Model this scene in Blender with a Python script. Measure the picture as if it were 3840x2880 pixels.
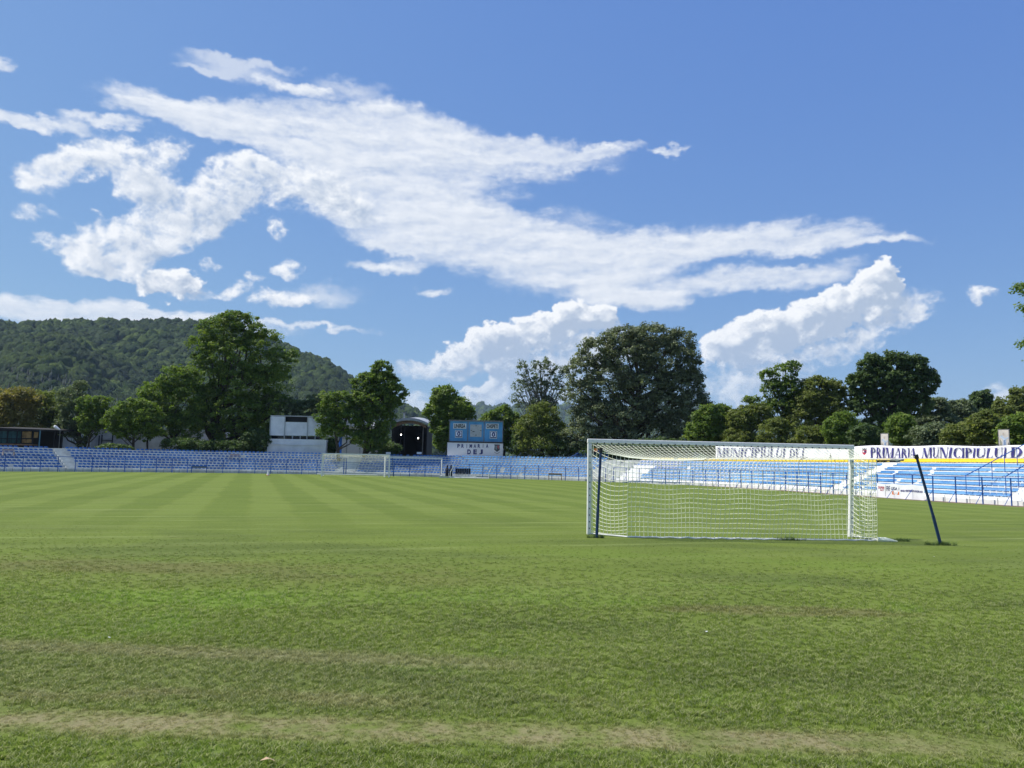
import bpy, math, random
import numpy as np
from mathutils import Vector, Matrix
rnd = random.Random(7)
rng = np.random.default_rng(7)
R = math.radians
for o in list(bpy.data.objects): bpy.data.objects.remove(o)
S = bpy.context.scene
COL = S.collection

# ------------------------------------------------------------------ camera
F = 2880.0; PITCH = R(5.88); ROLL = R(1.145); EYE = 1.8635
cp, sp, cr, sr = math.cos(PITCH), math.sin(PITCH), math.cos(ROLL), math.sin(ROLL)
cam_d = bpy.data.cameras.new('camera'); cam = bpy.data.objects.new('camera', cam_d); COL.objects.link(cam)
rv = Vector((cr, -sr*sp, sr*cp)); uv_ = Vector((-sr, -cr*sp, cr*cp)); bv = -Vector((0, cp, sp))
cam.matrix_world = Matrix(((rv.x, uv_.x, bv.x, 0), (rv.y, uv_.y, bv.y, 0), (rv.z, uv_.z, bv.z, EYE), (0, 0, 0, 1)))
cam_d.sensor_width = 36; cam_d.lens = 27.0; cam_d.clip_end = 20000; cam_d.clip_start = 0.05
S.camera = cam

def ray(px, py):
    x, y = px-1920, 1440-py
    x, y = cr*x-sr*y, sr*x+cr*y
    return Vector((x, F*cp-y*sp, F*sp+y*cp))
def W(px, py, Y):                       # the place seen at a pixel, Y metres ahead
    v = ray(px, py); return v*(Y/v.y)+Vector((0, 0, EYE))
def G(px, py, z=0.0):
    v = ray(px, py); return v*((z-EYE)/v.z)+Vector((0, 0, EYE))
def PX(P):
    x, y, z = P[0], P[1], P[2]-EYE
    cf = y*cp+z*sp; cy = -y*sp+z*cp
    X = x*F/cf; Y = cy*F/cf
    return 1920+cr*X+sr*Y, 1440-(-sr*X+cr*Y)

# ------------------------------------------------------------------ node helper
class N:
    """a socket with arithmetic"""
    def __init__(s, nt, sock): s.nt, s.k = nt, sock
    def _m(s, op, *a):
        n = s.nt.nodes.new('ShaderNodeMath'); n.operation = op
        for i, v in enumerate((s,)+a):
            if isinstance(v, N): s.nt.links.new(v.k, n.inputs[i])
            else: n.inputs[i].default_value = v
        return N(s.nt, n.outputs[0])
    def __add__(s, o): return s._m('ADD', o)
    def __radd__(s, o): return s._m('ADD', o)
    def __sub__(s, o): return s._m('SUBTRACT', o)
    def __rsub__(s, o): return s._m('MULTIPLY', -1.0)._m('ADD', o)
    def __mul__(s, o): return s._m('MULTIPLY', o)
    def __rmul__(s, o): return s._m('MULTIPLY', o)
    def __truediv__(s, o): return s._m('DIVIDE', o)
    def f(s, op, *a): return s._m(op, *a)
    def ss(s, a, b, lo=0.0, hi=1.0):      # smoothstep
        n = s.nt.nodes.new('ShaderNodeMapRange'); n.interpolation_type = 'SMOOTHSTEP'
        s.nt.links.new(s.k, n.inputs[0])
        for i, v in zip((1, 2, 3, 4), (a, b, lo, hi)): n.inputs[i].default_value = v
        return N(s.nt, n.outputs[0])
def xyz(nt, v):
    n = nt.nodes.new('ShaderNodeSeparateXYZ'); nt.links.new(v, n.inputs[0])
    return [N(nt, o) for o in n.outputs]
def vec(nt, x, y, z=0.0):
    n = nt.nodes.new('ShaderNodeCombineXYZ')
    for i, v in enumerate((x, y, z)):
        if isinstance(v, N): nt.links.new(v.k, n.inputs[i])
        else: n.inputs[i].default_value = v
    return n.outputs[0]
def noise(nt, v, scale=1.0, detail=4.0, rough=.5, dist=0.0, color=False):
    n = nt.nodes.new('ShaderNodeTexNoise')
    if v is not None: nt.links.new(v, n.inputs['Vector'])
    n.inputs['Scale'].default_value = scale; n.inputs['Detail'].default_value = detail
    n.inputs['Roughness'].default_value = rough; n.inputs['Distortion'].default_value = dist
    return n.outputs['Color'] if color else N(nt, n.outputs['Fac'])
def mixc(nt, f, a, b, mode='MIX'):
    n = nt.nodes.new('ShaderNodeMix'); n.data_type = 'RGBA'; n.blend_type = mode; n.clamp_factor = True
    for i, v in ((0, f), (6, a), (7, b)):
        if isinstance(v, N): nt.links.new(v.k, n.inputs[i])
        elif isinstance(v, bpy.types.NodeSocket): nt.links.new(v, n.inputs[i])
        elif i == 0: n.inputs[0].default_value = v
        else: n.inputs[i].default_value = (*v, 1)
    return n.outputs[2]

# ------------------------------------------------------------------ world, sun, exposure
SUN_AZ, SUN_EL = R(-77), R(56)          # azimuth from straight ahead (+Y), to the left
sdir = Vector((math.sin(SUN_AZ)*math.cos(SUN_EL), math.cos(SUN_AZ)*math.cos(SUN_EL), math.sin(SUN_EL)))
sun_d = bpy.data.lights.new('sun', 'SUN'); sun = bpy.data.objects.new('sun', sun_d); COL.objects.link(sun)
sun.rotation_euler = sdir.to_track_quat('Z', 'Y').to_euler()
sun_d.energy = 4.8; sun_d.angle = R(0.55); sun_d.color = (1, .95, .87)
S.view_settings.view_transform = 'Standard'; S.view_settings.look = 'None'
S.view_settings.exposure = 0.25; S.view_settings.gamma = 1; S.view_settings.use_curve_mapping = False
w = bpy.data.worlds.new('World'); S.world = w; w.use_nodes = True
nt = w.node_tree; nt.nodes.clear()
out = nt.nodes.new('ShaderNodeOutputWorld'); bg = nt.nodes.new('ShaderNodeBackground')
sky = nt.nodes.new('ShaderNodeTexSky'); sky.sky_type = 'NISHITA'; sky.sun_disc = False
sky.sun_elevation = SUN_EL; sky.sun_rotation = SUN_AZ
sky.altitude = 250; sky.air_density = 1.0; sky.dust_density = 0.6; sky.ozone_density = 1.6
bg.inputs['Strength'].default_value = 0.14
tc = nt.nodes.new('ShaderNodeTexCoord')
dx, dy, dz = xyz(nt, tc.outputs['Generated'])
az = dx.f('ARCTAN2', dy)*57.29578          # degrees right of straight ahead
el = dz.f('ARCSINE')*57.29578
p_ae = vec(nt, az, el)
def perlin(x, y, seed):
    r = np.random.default_rng(seed); n = 256; ang = r.random((n, n))*6.2832; gx, gy = np.cos(ang).astype(np.float32), np.sin(ang).astype(np.float32)
    xi = np.floor(x).astype(np.int32); yi = np.floor(y).astype(np.int32); fx = (x-xi).astype(np.float32); fy = (y-yi).astype(np.float32)
    x0, x1, y0, y1 = xi & 255, (xi+1) & 255, yi & 255, (yi+1) & 255
    u = fx*fx*fx*(fx*(fx*6-15)+10); v = fy*fy*fy*(fy*(fy*6-15)+10)
    a = gx[y0, x0]*fx+gy[y0, x0]*fy; b = gx[y0, x1]*(fx-1)+gy[y0, x1]*fy
    c = gx[y1, x0]*fx+gy[y1, x0]*(fy-1); d = gx[y1, x1]*(fx-1)+gy[y1, x1]*(fy-1)
    return ((a*(1-u)+b*u)*(1-v)+(c*(1-u)+d*u)*v)*1.5
def fbm(x, y, octv, seed, rough=.5, billow=False, lac=2.03):
    s = 0; w = 1; tot = 0
    for o in range(octv):
        n = perlin(x*lac**o+o*17.3, y*lac**o+o*9.1, seed+o)
        s = s+w*((1-2.2*np.abs(n)) if billow else n); tot += w; w *= rough
    return s/tot
def blur(a, n, axis):
    c = np.cumsum(np.concatenate([np.repeat(a.take([0], axis), n, axis), a, np.repeat(a.take([-1], axis), n, axis)], axis), axis)
    m = a.shape[axis]; hi = c.take(np.arange(m)+2*n-1+0, axis); lo = c.take(np.arange(m), axis); return (hi-lo)/(2*n-1)
def sst(x, a, b): t = np.clip((x-a)/(b-a), 0, 1); return t*t*(3-2*t)
def shift(a, dx, dy):
    h, w_ = a.shape; yy = np.clip(np.arange(h)+dy, 0, h-1); xx = np.clip(np.arange(w_)+dx, 0, w_-1); return a[yy][:, xx]
def clouds(a0, a1, e0, e1, ppd, cells):
    w_, h = int((a1-a0)*ppd), int((e1-e0)*ppd)
    A, E_ = np.meshgrid(np.linspace(a0, a1, w_, dtype=np.float32), np.linspace(e0, e1, h, dtype=np.float32))
    wa = fbm(A*.22, E_*.34, 5, 11, .55); wb = fbm(A*.22+40, E_*.34+7, 5, 23, .55)
    wa2 = fbm(A*1.0, E_*1.4, 4, 61, .55); wb2 = fbm(A*1.0+11, E_*1.4, 4, 71, .55)
    Aw, Ew = A+wa*1.4+wa2*.5, E_+wb*.9+wb2*.35
    Dh = np.zeros_like(A); Dr = np.zeros_like(A); Ds = np.zeros_like(A); Dv = np.zeros_like(A)
    for (a, e, ra, re, ro, st, ty) in cells:
        c, s = math.cos(math.radians(ro)), math.sin(math.radians(ro)); m = max(ra, re)+3
        j0, j1 = np.clip([int((e-m-e0)*ppd), int((e+m-e0)*ppd)], 0, h); i0, i1 = np.clip([int((a-m-a0)*ppd), int((a+m-a0)*ppd)], 0, w_)
        if j1 <= j0 or i1 <= i0: continue
        sl = (slice(j0, j1), slice(i0, i1)); X = Aw[sl]-a; Y = Ew[sl]-e
        u, v = (X*c+Y*s)/ra, (-X*s+Y*c)/re; g = np.clip(1-np.sqrt(u*u+v*v), 0, 1)*st
        {'h': Dh, 'r': Dr, 's': Ds, 'v': Dv}[ty][sl] += g
    bil = fbm(A*.42, E_*.55, 7, 31, .56, True); bilf = fbm(A*1.1, E_*1.3, 6, 37, .6, True)
    rag = fbm(A*.55+wa*.8, E_*.75+wb*.8, 8, 41, .6)
    stv = fbm(A*.10+E_*.05, E_*.75-A*.02+wa*.5, 8, 51, .62)
    shr = fbm(A*.7+wb*.6, E_*1.7, 8, 81, .66)
    rip = fbm(A*1.6+E_*.8, E_*2.6-A*.3, 5, 91, .6)
    big = fbm(A*.16+3, E_*.3, 5, 101, .55); puf = fbm(A*.30, E_*.42, 6, 111, .55, True)
    h_ = np.minimum(Dh, .9)+.46*(bil-.35)+.18*(bilf-.3); ch = sst(h_, .12, .42)*sst(Dh, .02, .12)
    r_ = np.minimum(Dr, .75)+.85*rag+.35*(bilf-.3); cr_ = sst(r_, .0, .95)*sst(Dr, .02, .25)
    s_ = np.minimum(Ds, .92)+.75*stv+.46*shr+.20*rip+.2*big; cs = sst(s_, -.08, 1.2)**1.15*sst(Ds, .01, .34)
    Dh2, Dr2 = np.clip(Dh, 0, 1.6), np.clip(Dr, 0, 1.3)
    th = ch*(.35+.9*Dh2+1.6*(bil-.35)+.6*(bilf-.3))+cr_*(.25+.5*Dr2+1.1*(puf-.35)+.5*rag)+cs*(.15+.9*stv+.3*puf)
    th = np.clip(th, 0, 3)
    occ = 0; wt = 0
    for k, w0 in ((.25, 1.), (.6, 1.), (1.2, .9), (2.2, .7), (3.4, .5)): occ = occ+w0*shift(th, int(-k*ppd*.55), int(k*ppd*.55)); wt += w0
    occ = occ/wt
    slope = (th-shift(th, int(-.45*ppd), int(.40*ppd)))
    lit = .74-.62*np.clip(occ-.40, 0, 1.4)+.38*slope+.14*rag*(cr_+cs > .1)+.10*shr*(cs > .1)
    veil = .42*sst(np.minimum(Ds, .8)+.6*Dr*.5+.30*big+.22*stv, .02, .85)*sst(Ds+Dr*.5, .0, .35)+.62*sst(Dv+.35*stv+.25*shr, .05, 1.0)*sst(Dv, .0, .4)
    cov = 1-(1-ch)*(1-cr_*.96)*(1-cs*.82)*(1-veil)
    lit = np.clip(lit, .0, 1.05)
    fade = sst(E_, 3., 11.)                     # the bases of the far heaps melt into the air near the horizon
    cov = cov*(.55+.45*fade)
    return cov.astype(np.float32), lit.astype(np.float32)
# cloud banks: each a soft ellipse of the sky, broken up by fractal noise in clouds(); h heaped, r ragged, s sheet
BL = [(500,150,120,30,0,.95,'v'),(540,136,120,12,0,.9,'v'),(440,152,70,9,0,.9,'v'),(600,185,70,14,5,.6,'s'),(665,196,62,14,3,1.,'s'),(760,190,100,24,0,.95,'v'),
(30,262,90,14,2,1.3,'s'),(120,268,90,13,0,1.25,'s'),(220,262,90,14,-3,1.25,'s'),(410,245,200,36,5,1.25,'s'),(330,235,110,26,-6,1.1,'s'),(480,270,150,30,8,1.2,'s'),(590,255,130,26,4,1.1,'s'),
(720,262,170,42,3,1.15,'s'),(860,245,120,30,6,1.1,'s'),(880,330,190,75,8,1.3,'s'),(1050,330,190,48,10,1.2,'s'),(1200,332,160,30,8,1.1,'s'),(1310,328,90,14,-4,.95,'s'),(1448,326,42,9,5,1.,'s'),
(740,335,110,60,20,1.1,'s'),(640,325,90,26,0,.9,'s'),(960,395,160,50,5,1.1,'s'),
(95,378,58,46,-28,1.1,'r'),(165,338,80,42,-25,1.1,'r'),(235,330,62,48,0,1.0,'r'),(305,378,95,56,20,1.25,'r'),(360,322,55,32,-10,.9,'r'),(300,420,60,30,0,.8,'r'),
(520,372,75,44,0,1.15,'r'),(620,400,105,50,15,1.1,'r'),(470,430,110,60,-28,1.2,'r'),(370,490,130,62,-22,1.3,'r'),(265,535,110,62,-12,1.35,'r'),(195,540,60,44,0,1.1,'r'),(240,582,80,24,0,.9,'r'),(720,420,110,50,18,.9,'r'),
(760,430,160,62,15,1.2,'s'),(880,465,190,72,14,1.3,'s'),(1020,500,190,68,14,1.3,'s'),(1160,525,190,62,8,1.3,'s'),(1310,545,200,55,4,1.25,'s'),(1230,600,230,50,6,1.25,'s'),(1370,648,110,26,6,1.15,'s'),(860,540,140,24,12,.8,'s'),
(1460,528,200,40,0,1.2,'s'),(1650,520,200,36,-2,1.15,'s'),(1790,520,150,24,3,1.,'s'),(1930,520,110,9,0,.8,'s'),(1560,612,180,30,-6,1.1,'s'),(1720,597,150,28,-3,1.1,'s'),(1270,465,90,20,10,.6,'s'),
(360,615,72,30,-10,1.2,'h'),(400,632,60,18,0,.8,'r'),(500,630,45,17,-15,.9,'r'),(545,605,28,14,-35,.8,'r'),(625,580,30,24,0,.95,'r'),(590,645,46,22,0,.9,'r'),(690,640,120,28,-5,1.0,'v'),(650,645,50,16,-5,.7,'r'),(840,577,82,15,0,1.1,'s'),(940,628,46,11,0,1.,'s'),(595,495,22,28,0,.62,'r'),(110,525,50,26,20,.8,'r'),(90,462,50,18,0,.6,'r'),(200,458,20,10,0,.6,'r'),(835,540,46,10,10,.7,'s'),(470,580,24,12,0,.6,'r'),
(1925,595,30,34,-35,1.5,'h'),(1880,635,62,42,-32,1.45,'h'),(1800,668,80,44,-26,1.45,'h'),(1740,700,95,48,-18,1.45,'h'),(1655,725,100,46,-8,1.4,'h'),(1570,750,56,44,0,1.3,'h'),(1630,800,130,46,0,.85,'r'),(1900,685,90,50,-30,.9,'r'),(1790,755,120,40,-10,.75,'r'),(1965,660,50,30,0,.7,'r'),(1600,850,110,40,0,.6,'r'),
(1255,680,60,30,0,1.5,'h'),(1210,702,56,30,-12,1.5,'h'),(1300,700,40,30,0,1.2,'h'),(1120,730,88,36,-15,1.35,'h'),(1060,728,50,26,-10,1.3,'h'),(1010,768,80,28,-8,1.05,'h'),(930,803,80,22,0,.95,'r'),(1240,760,130,60,0,1.1,'r'),(1080,790,140,40,0,.8,'r'),(1130,815,70,42,0,1.25,'h'),(1075,865,66,36,0,1.15,'h'),(920,870,50,24,0,.9,'r'),(1180,860,90,50,0,.9,'r'),
(2117,636,38,18,-10,1.,'r'),(2185,845,60,22,0,1.,'r'),
(150,668,330,20,1,1.2,'s'),(100,690,330,22,2,1.1,'s'),(400,690,250,18,3,1.,'s'),(700,708,140,7,0,.9,'s'),(5,135,28,16,0,.8,'s')]

def ae(px, py):
    v = ray(px, py).normalized(); return math.degrees(math.atan2(v.x, v.y)), math.degrees(math.asin(v.z))
cells = []
for (cx, cy, rx, ry, ro, st, ty) in BL:
    k = 1.736; c0 = ae(cx*k, cy*k); c1 = ae((cx+rx*.5)*k, cy*k); c2 = ae(cx*k, (cy-ry*.5)*k)
    cells.append((c0[0], c0[1], abs(c1[0]-c0[0])*2.5, abs(c2[1]-c0[1])*2.5, -ro+1.1, st, ty))
r2 = random.Random(3); extra = []
for k in range(46):                       # more of the same all round the horizon
    a0 = r2.uniform(52, 308); a0 = a0 if a0 < 180 else a0-360
    extra.append((a0, r2.uniform(6, 42), r2.uniform(4, 16), r2.uniform(1.5, 4.5), r2.uniform(-12, 12), r2.uniform(.8, 1.3), r2.choice('hrss')))
def cloud_tex(name, a0, a1, e0, e1, ppd, cl):
    cov, lit = clouds(a0, a1, e0, e1, ppd, cl); h, w_ = cov.shape
    im = bpy.data.images.new(name, w_, h, float_buffer=True); im.colorspace_settings.name = 'Non-Color'
    im.pixels.foreach_set(np.stack([lit, cov, np.zeros_like(cov), np.ones_like(cov)], -1).astype(np.float32).ravel()); im.pack()
    t = nt.nodes.new('ShaderNodeTexImage'); t.image = im; t.extension = 'CLIP'; t.interpolation = 'Linear'
    nt.links.new(vec(nt, (az-a0)/(a1-a0), (el-e0)/(e1-e0)), t.inputs[0])
    n = nt.nodes.new('ShaderNodeSeparateColor'); nt.links.new(t.outputs[0], n.inputs[0])
    return N(nt, n.outputs[0]), N(nt, n.outputs[1])
l1_, c1_ = cloud_tex('clouds_ahead', -44., 44., 0., 40., 18, cells)
l2_, c2_ = cloud_tex('clouds_around', -180., 180., 0., 60., 6, extra)
lit = l1_.f('MAXIMUM', l2_*az.f('ABSOLUTE').f('GREATER_THAN', 44.))
cov = c1_.f('MAXIMUM', c2_*az.f('ABSOLUTE').f('GREATER_THAN', 44.))
cloudc = mixc(nt, lit, (2.75, 3.35, 4.3), (5.9, 6.05, 6.25))
# a hazy summer sky: flatter from horizon to zenith than the clear-air model
skr, skg, skb = xyz(nt, sky.outputs[0]); K_ = .1665
_c = [((q*K_*m_).f('POWER', p_))*(a_/K_) for q, m_, a_, p_ in ((skr, .80, .475, .71), (skg, .93, .545, .60), (skb, 1.1, .70, .22))]
skyc = vec(nt, *_c)
nt.links.new(mixc(nt, cov, skyc, cloudc), bg.inputs['Color']); nt.links.new(bg.outputs[0], out.inputs['Surface'])

# ------------------------------------------------------------------ materials
MATS = {}
def mat(name, col, rough=.6, var=.12, scale=6.0, bump=0.0, bscale=40.0, metal=0.0, col2=None, dirt=None, spec=.4):
    if name in MATS: return MATS[name]
    m = bpy.data.materials.new(name); m.use_nodes = True; nt = m.node_tree
    b = nt.nodes['Principled BSDF']; b.inputs['Roughness'].default_value = rough; b.inputs['Metallic'].default_value = metal
    b.inputs['Specular IOR Level'].default_value = spec
    t = nt.nodes.new('ShaderNodeNewGeometry').outputs['Position']
    n = noise(nt, t, scale, 6, .6).ss(.3, .7)
    c2 = col2 or tuple(max(0, c*(1-var*2)) for c in col)
    c = mixc(nt, n, c2, tuple(min(1, x*(1+var*.5)) for x in col))
    if dirt:
        d = noise(nt, t, scale*.37, 8, .7, .5).ss(.5, .72)
        c = mixc(nt, d*.75, c, dirt)
    nt.links.new(c, b.inputs['Base Color'])
    if bump:
        bp = nt.nodes.new('ShaderNodeBump'); bp.inputs['Strength'].default_value = bump; bp.inputs['Distance'].default_value = .02
        nt.links.new(noise(nt, t, bscale, 4, .6).k, bp.inputs['Height']); nt.links.new(bp.outputs[0], b.inputs['Normal'])
    MATS[name] = m; return m

M_white = mat('white_paint', (.8, .8, .78), .4, .05, 3)
M_conc = mat('painted_concrete', (.62, .64, .60), .85, .12, 1.3, .5, 20, dirt=(.40, .36, .31))
M_concw = mat('whitewashed_concrete', (.86, .86, .83), .85, .05, 1.3, .4, 20, dirt=(.62, .57, .5))
M_bluep = mat('blue_paint', (.018, .11, .42), .45, .2, 4)
M_netpole = mat('chipped_blue_paint', (.006, .022, .085), .5, .2, 9, .2, 60, col2=(.010, .05, .13), dirt=(.02, .016, .016))
M_black = mat('black_plastic', (.015, .015, .018), .5, .1)
M_net = mat('net_twine', (.86, .88, .70), .8, .05)
M_board = mat('scoreboard_blue', (.085, .30, .55), .6, .1, 1.2)
M_frame = mat('weathered_frame', (.2, .2, .19), .7, .2)
M_cream = mat('cream_panel', (.62, .63, .60), .6, .06, 1.5)
M_navy = mat('navy_lettering', (.02, .035, .15), .6, .1)
M_purple = mat('banner_lettering', (.045, .04, .21), .7, .1)
M_cloth = mat('banner_cloth', (.84, .84, .86), .8, .04, 2)
M_red = mat('red_print', (.5, .04, .07), .6, .1)
M_orange = mat('orange_print', (.8, .2, .04), .6, .1)
M_soil = mat('dry_soil', (.20, .14, .09), .95, .2, 2, .6, 30)
M_wall = mat('rendered_wall', (.50, .48, .45), .9, .12, .6, .3, 8, dirt=(.2, .19, .17))
M_wallw = mat('white_render', (.74, .75, .76), .85, .08, .7, .3, 9, dirt=(.42, .42, .42))
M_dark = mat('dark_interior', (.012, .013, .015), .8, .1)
M_glass = mat('dark_glass', (.02, .025, .03), .12, .1, spec=.6)
M_brown = mat('brown_timber', (.22, .13, .07), .6, .2)
M_metalr = mat('metal_roof', (.45, .46, .47), .4, .1, 2, metal=.2)
M_green = mat('green_mesh', (.03, .09, .09), .8, .25, 2)
M_ochre = mat('ochre_boards', (.35, .22, .08), .8, .25, 2)
M_steel = mat('galvanised_steel', (.4, .42, .43), .4, .1, metal=.5)
M_bark = mat('bark', (.075, .06, .045), .95, .25, 3, .8, 14)
M_barkg = mat('pale_bark', (.2, .18, .15), .95, .25, 3, .8, 14)
M_seats = {}
def seat_mat(name, c1, c2, c3):
    m = bpy.data.materials.new(name); m.use_nodes = True; nt = m.node_tree; b = nt.nodes['Principled BSDF']
    b.inputs['Roughness'].default_value = .42
    t = nt.nodes.new('ShaderNodeNewGeometry').outputs['Position']
    n = noise(nt, t, 1.1, 3, .5).ss(.35, .65); n2 = noise(nt, t, .25, 3, .6).ss(.45, .62)
    nt.links.new(mixc(nt, n2*.8, mixc(nt, n, c1, c2), c3), b.inputs['Base Color']); return m
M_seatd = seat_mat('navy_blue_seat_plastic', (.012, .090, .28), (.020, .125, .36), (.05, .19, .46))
M_seatl = seat_mat('light_blue_seat_plastic', (.055, .19, .42), (.10, .28, .52), (.16, .36, .58))  # a lighter, greyer blue than the navy seats
M_seaty = seat_mat('yellow_seat_plastic', (.80, .56, .02), (.85, .64, .04), (.85, .60, .03))

# ------------------------------------------------------------------ mesh helper
class MB:
    def __init__(s): s.v = []; s.f = []
    def add(s, vs, fs):
        b = len(s.v); s.v += [tuple(v) for v in vs]; s.f += [tuple(i+b for i in f) for f in fs]; return s
    def box(s, c, size, rz=0.0, rx=0.0, ry=0.0):
        M = Matrix.Translation(Vector(c)) @ Matrix.Rotation(rz, 4, 'Z') @ Matrix.Rotation(ry, 4, 'Y') @ Matrix.Rotation(rx, 4, 'X')
        hx, hy, hz = [q/2 for q in size]
        vs = [M @ Vector((x, y, z)) for x in (-hx, hx) for y in (-hy, hy) for z in (-hz, hz)]
        return s.add(vs, [(0, 1, 3, 2), (4, 6, 7, 5), (0, 4, 5, 1), (2, 3, 7, 6), (0, 2, 6, 4), (1, 5, 7, 3)])
    def tube(s, pts, r, n=6, cap=True):
        pts = [Vector(p) for p in pts]; b = len(s.v); rs = r if isinstance(r, (list, tuple)) else [r]*len(pts)
        for i, p in enumerate(pts):
            t = (pts[min(i+1, len(pts)-1)]-pts[max(i-1, 0)])
            if t.length < 1e-9: t = Vector((0, 0, 1))
            t.normalize(); a = t.cross(Vector((0, 0, 1)))
            if a.length < .05: a = t.cross(Vector((0, 1, 0)))
            a.normalize(); c = t.cross(a)
            for k in range(n):
                an = 2*math.pi*k/n; s.v.append(tuple(p+(a*math.cos(an)+c*math.sin(an))*rs[i]))
        for i in range(len(pts)-1):
            for k in range(n):
                k2 = (k+1) % n; s.f.append((b+i*n+k, b+i*n+k2, b+(i+1)*n+k2, b+(i+1)*n+k))
        if cap:
            s.f.append(tuple(b+k for k in range(n))[::-1]); e = b+(len(pts)-1)*n; s.f.append(tuple(e+k for k in range(n)))
        return s
    def mesh(s, name, m):
        me = bpy.data.meshes.new(name); me.from_pydata(s.v, [], s.f); me.update()
        if m: me.materials.append(m)
        return me
def link(name, me, parent=None, loc=(0, 0, 0), rz=0.0):
    o = bpy.data.objects.new(name, me); COL.objects.link(o); o.location = loc; o.rotation_euler = (0, 0, rz)
    if parent is not None: o.parent = parent
    return o
def part(name, mb, m, parent, origin=None, bevel=0):
    me = mb.mesh(name, m); o = link(name, me, parent)
    if origin is not None:                       # mesh given in world space, parent placed at origin
        for v in me.vertices: v.co -= Vector(origin)
    if bevel:
        b = o.modifiers.new('bevel', 'BEVEL'); b.width = bevel; b.segments = 2; b.limit_method = 'ANGLE'
    return o
def thing(name, label, cat, loc=(0, 0, 0), rz=0.0, group=None):
    o = bpy.data.objects.new(name, None); COL.objects.link(o); o.location = loc; o.rotation_euler = (0, 0, rz)
    o['label'] = label; o['category'] = cat
    if group: o['group'] = group
    return o
def tag(o, label=None, cat=None, group=None, kind=None):
    for k, v in (('label', label), ('category', cat), ('group', group), ('kind', kind)):
        if v: o[k] = v
    return o
def np_mesh(name, verts, faces, m, n=4):
    me = bpy.data.meshes.new(name); nv, nf = len(verts), len(faces)
    me.vertices.add(nv); me.vertices.foreach_set('co', np.asarray(verts, np.float32).ravel())
    me.loops.add(nf*n); me.loops.foreach_set('vertex_index', np.asarray(faces, np.int32).ravel())
    me.polygons.add(nf); me.polygons.foreach_set('loop_start', np.arange(nf, dtype=np.int32)*n)
    me.update(calc_edges=True)
    if m: me.materials.append(m)
    return me
def text_mesh(body, w, h, depth, m, bold=.0, name='lettering'):
    """lettering w wide and h high in local x/z, front at y=-depth, origin at lower left"""
    c = bpy.data.curves.new('t', 'FONT'); c.body = body; c.extrude = .02; c.offset = bold
    o = bpy.data.objects.new('t', c); COL.objects.link(o); bpy.context.view_layer.update()
    me = bpy.data.meshes.new_from_object(o.evaluated_get(bpy.context.evaluated_depsgraph_get()))
    bpy.data.objects.remove(o); n = len(me.vertices)
    a = np.empty(n*3); me.vertices.foreach_get('co', a); a = a.reshape(-1, 3)
    lo, hi = a.min(0), a.max(0); q = (a-lo)/np.maximum(hi-lo, 1e-6)
    b = np.stack([q[:, 0]*w, -q[:, 2]*depth, q[:, 1]*h], 1); me.vertices.foreach_set('co', b.ravel()); me.update()
    me.materials.clear(); me.materials.append(m); me.name = name
    return me

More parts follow.
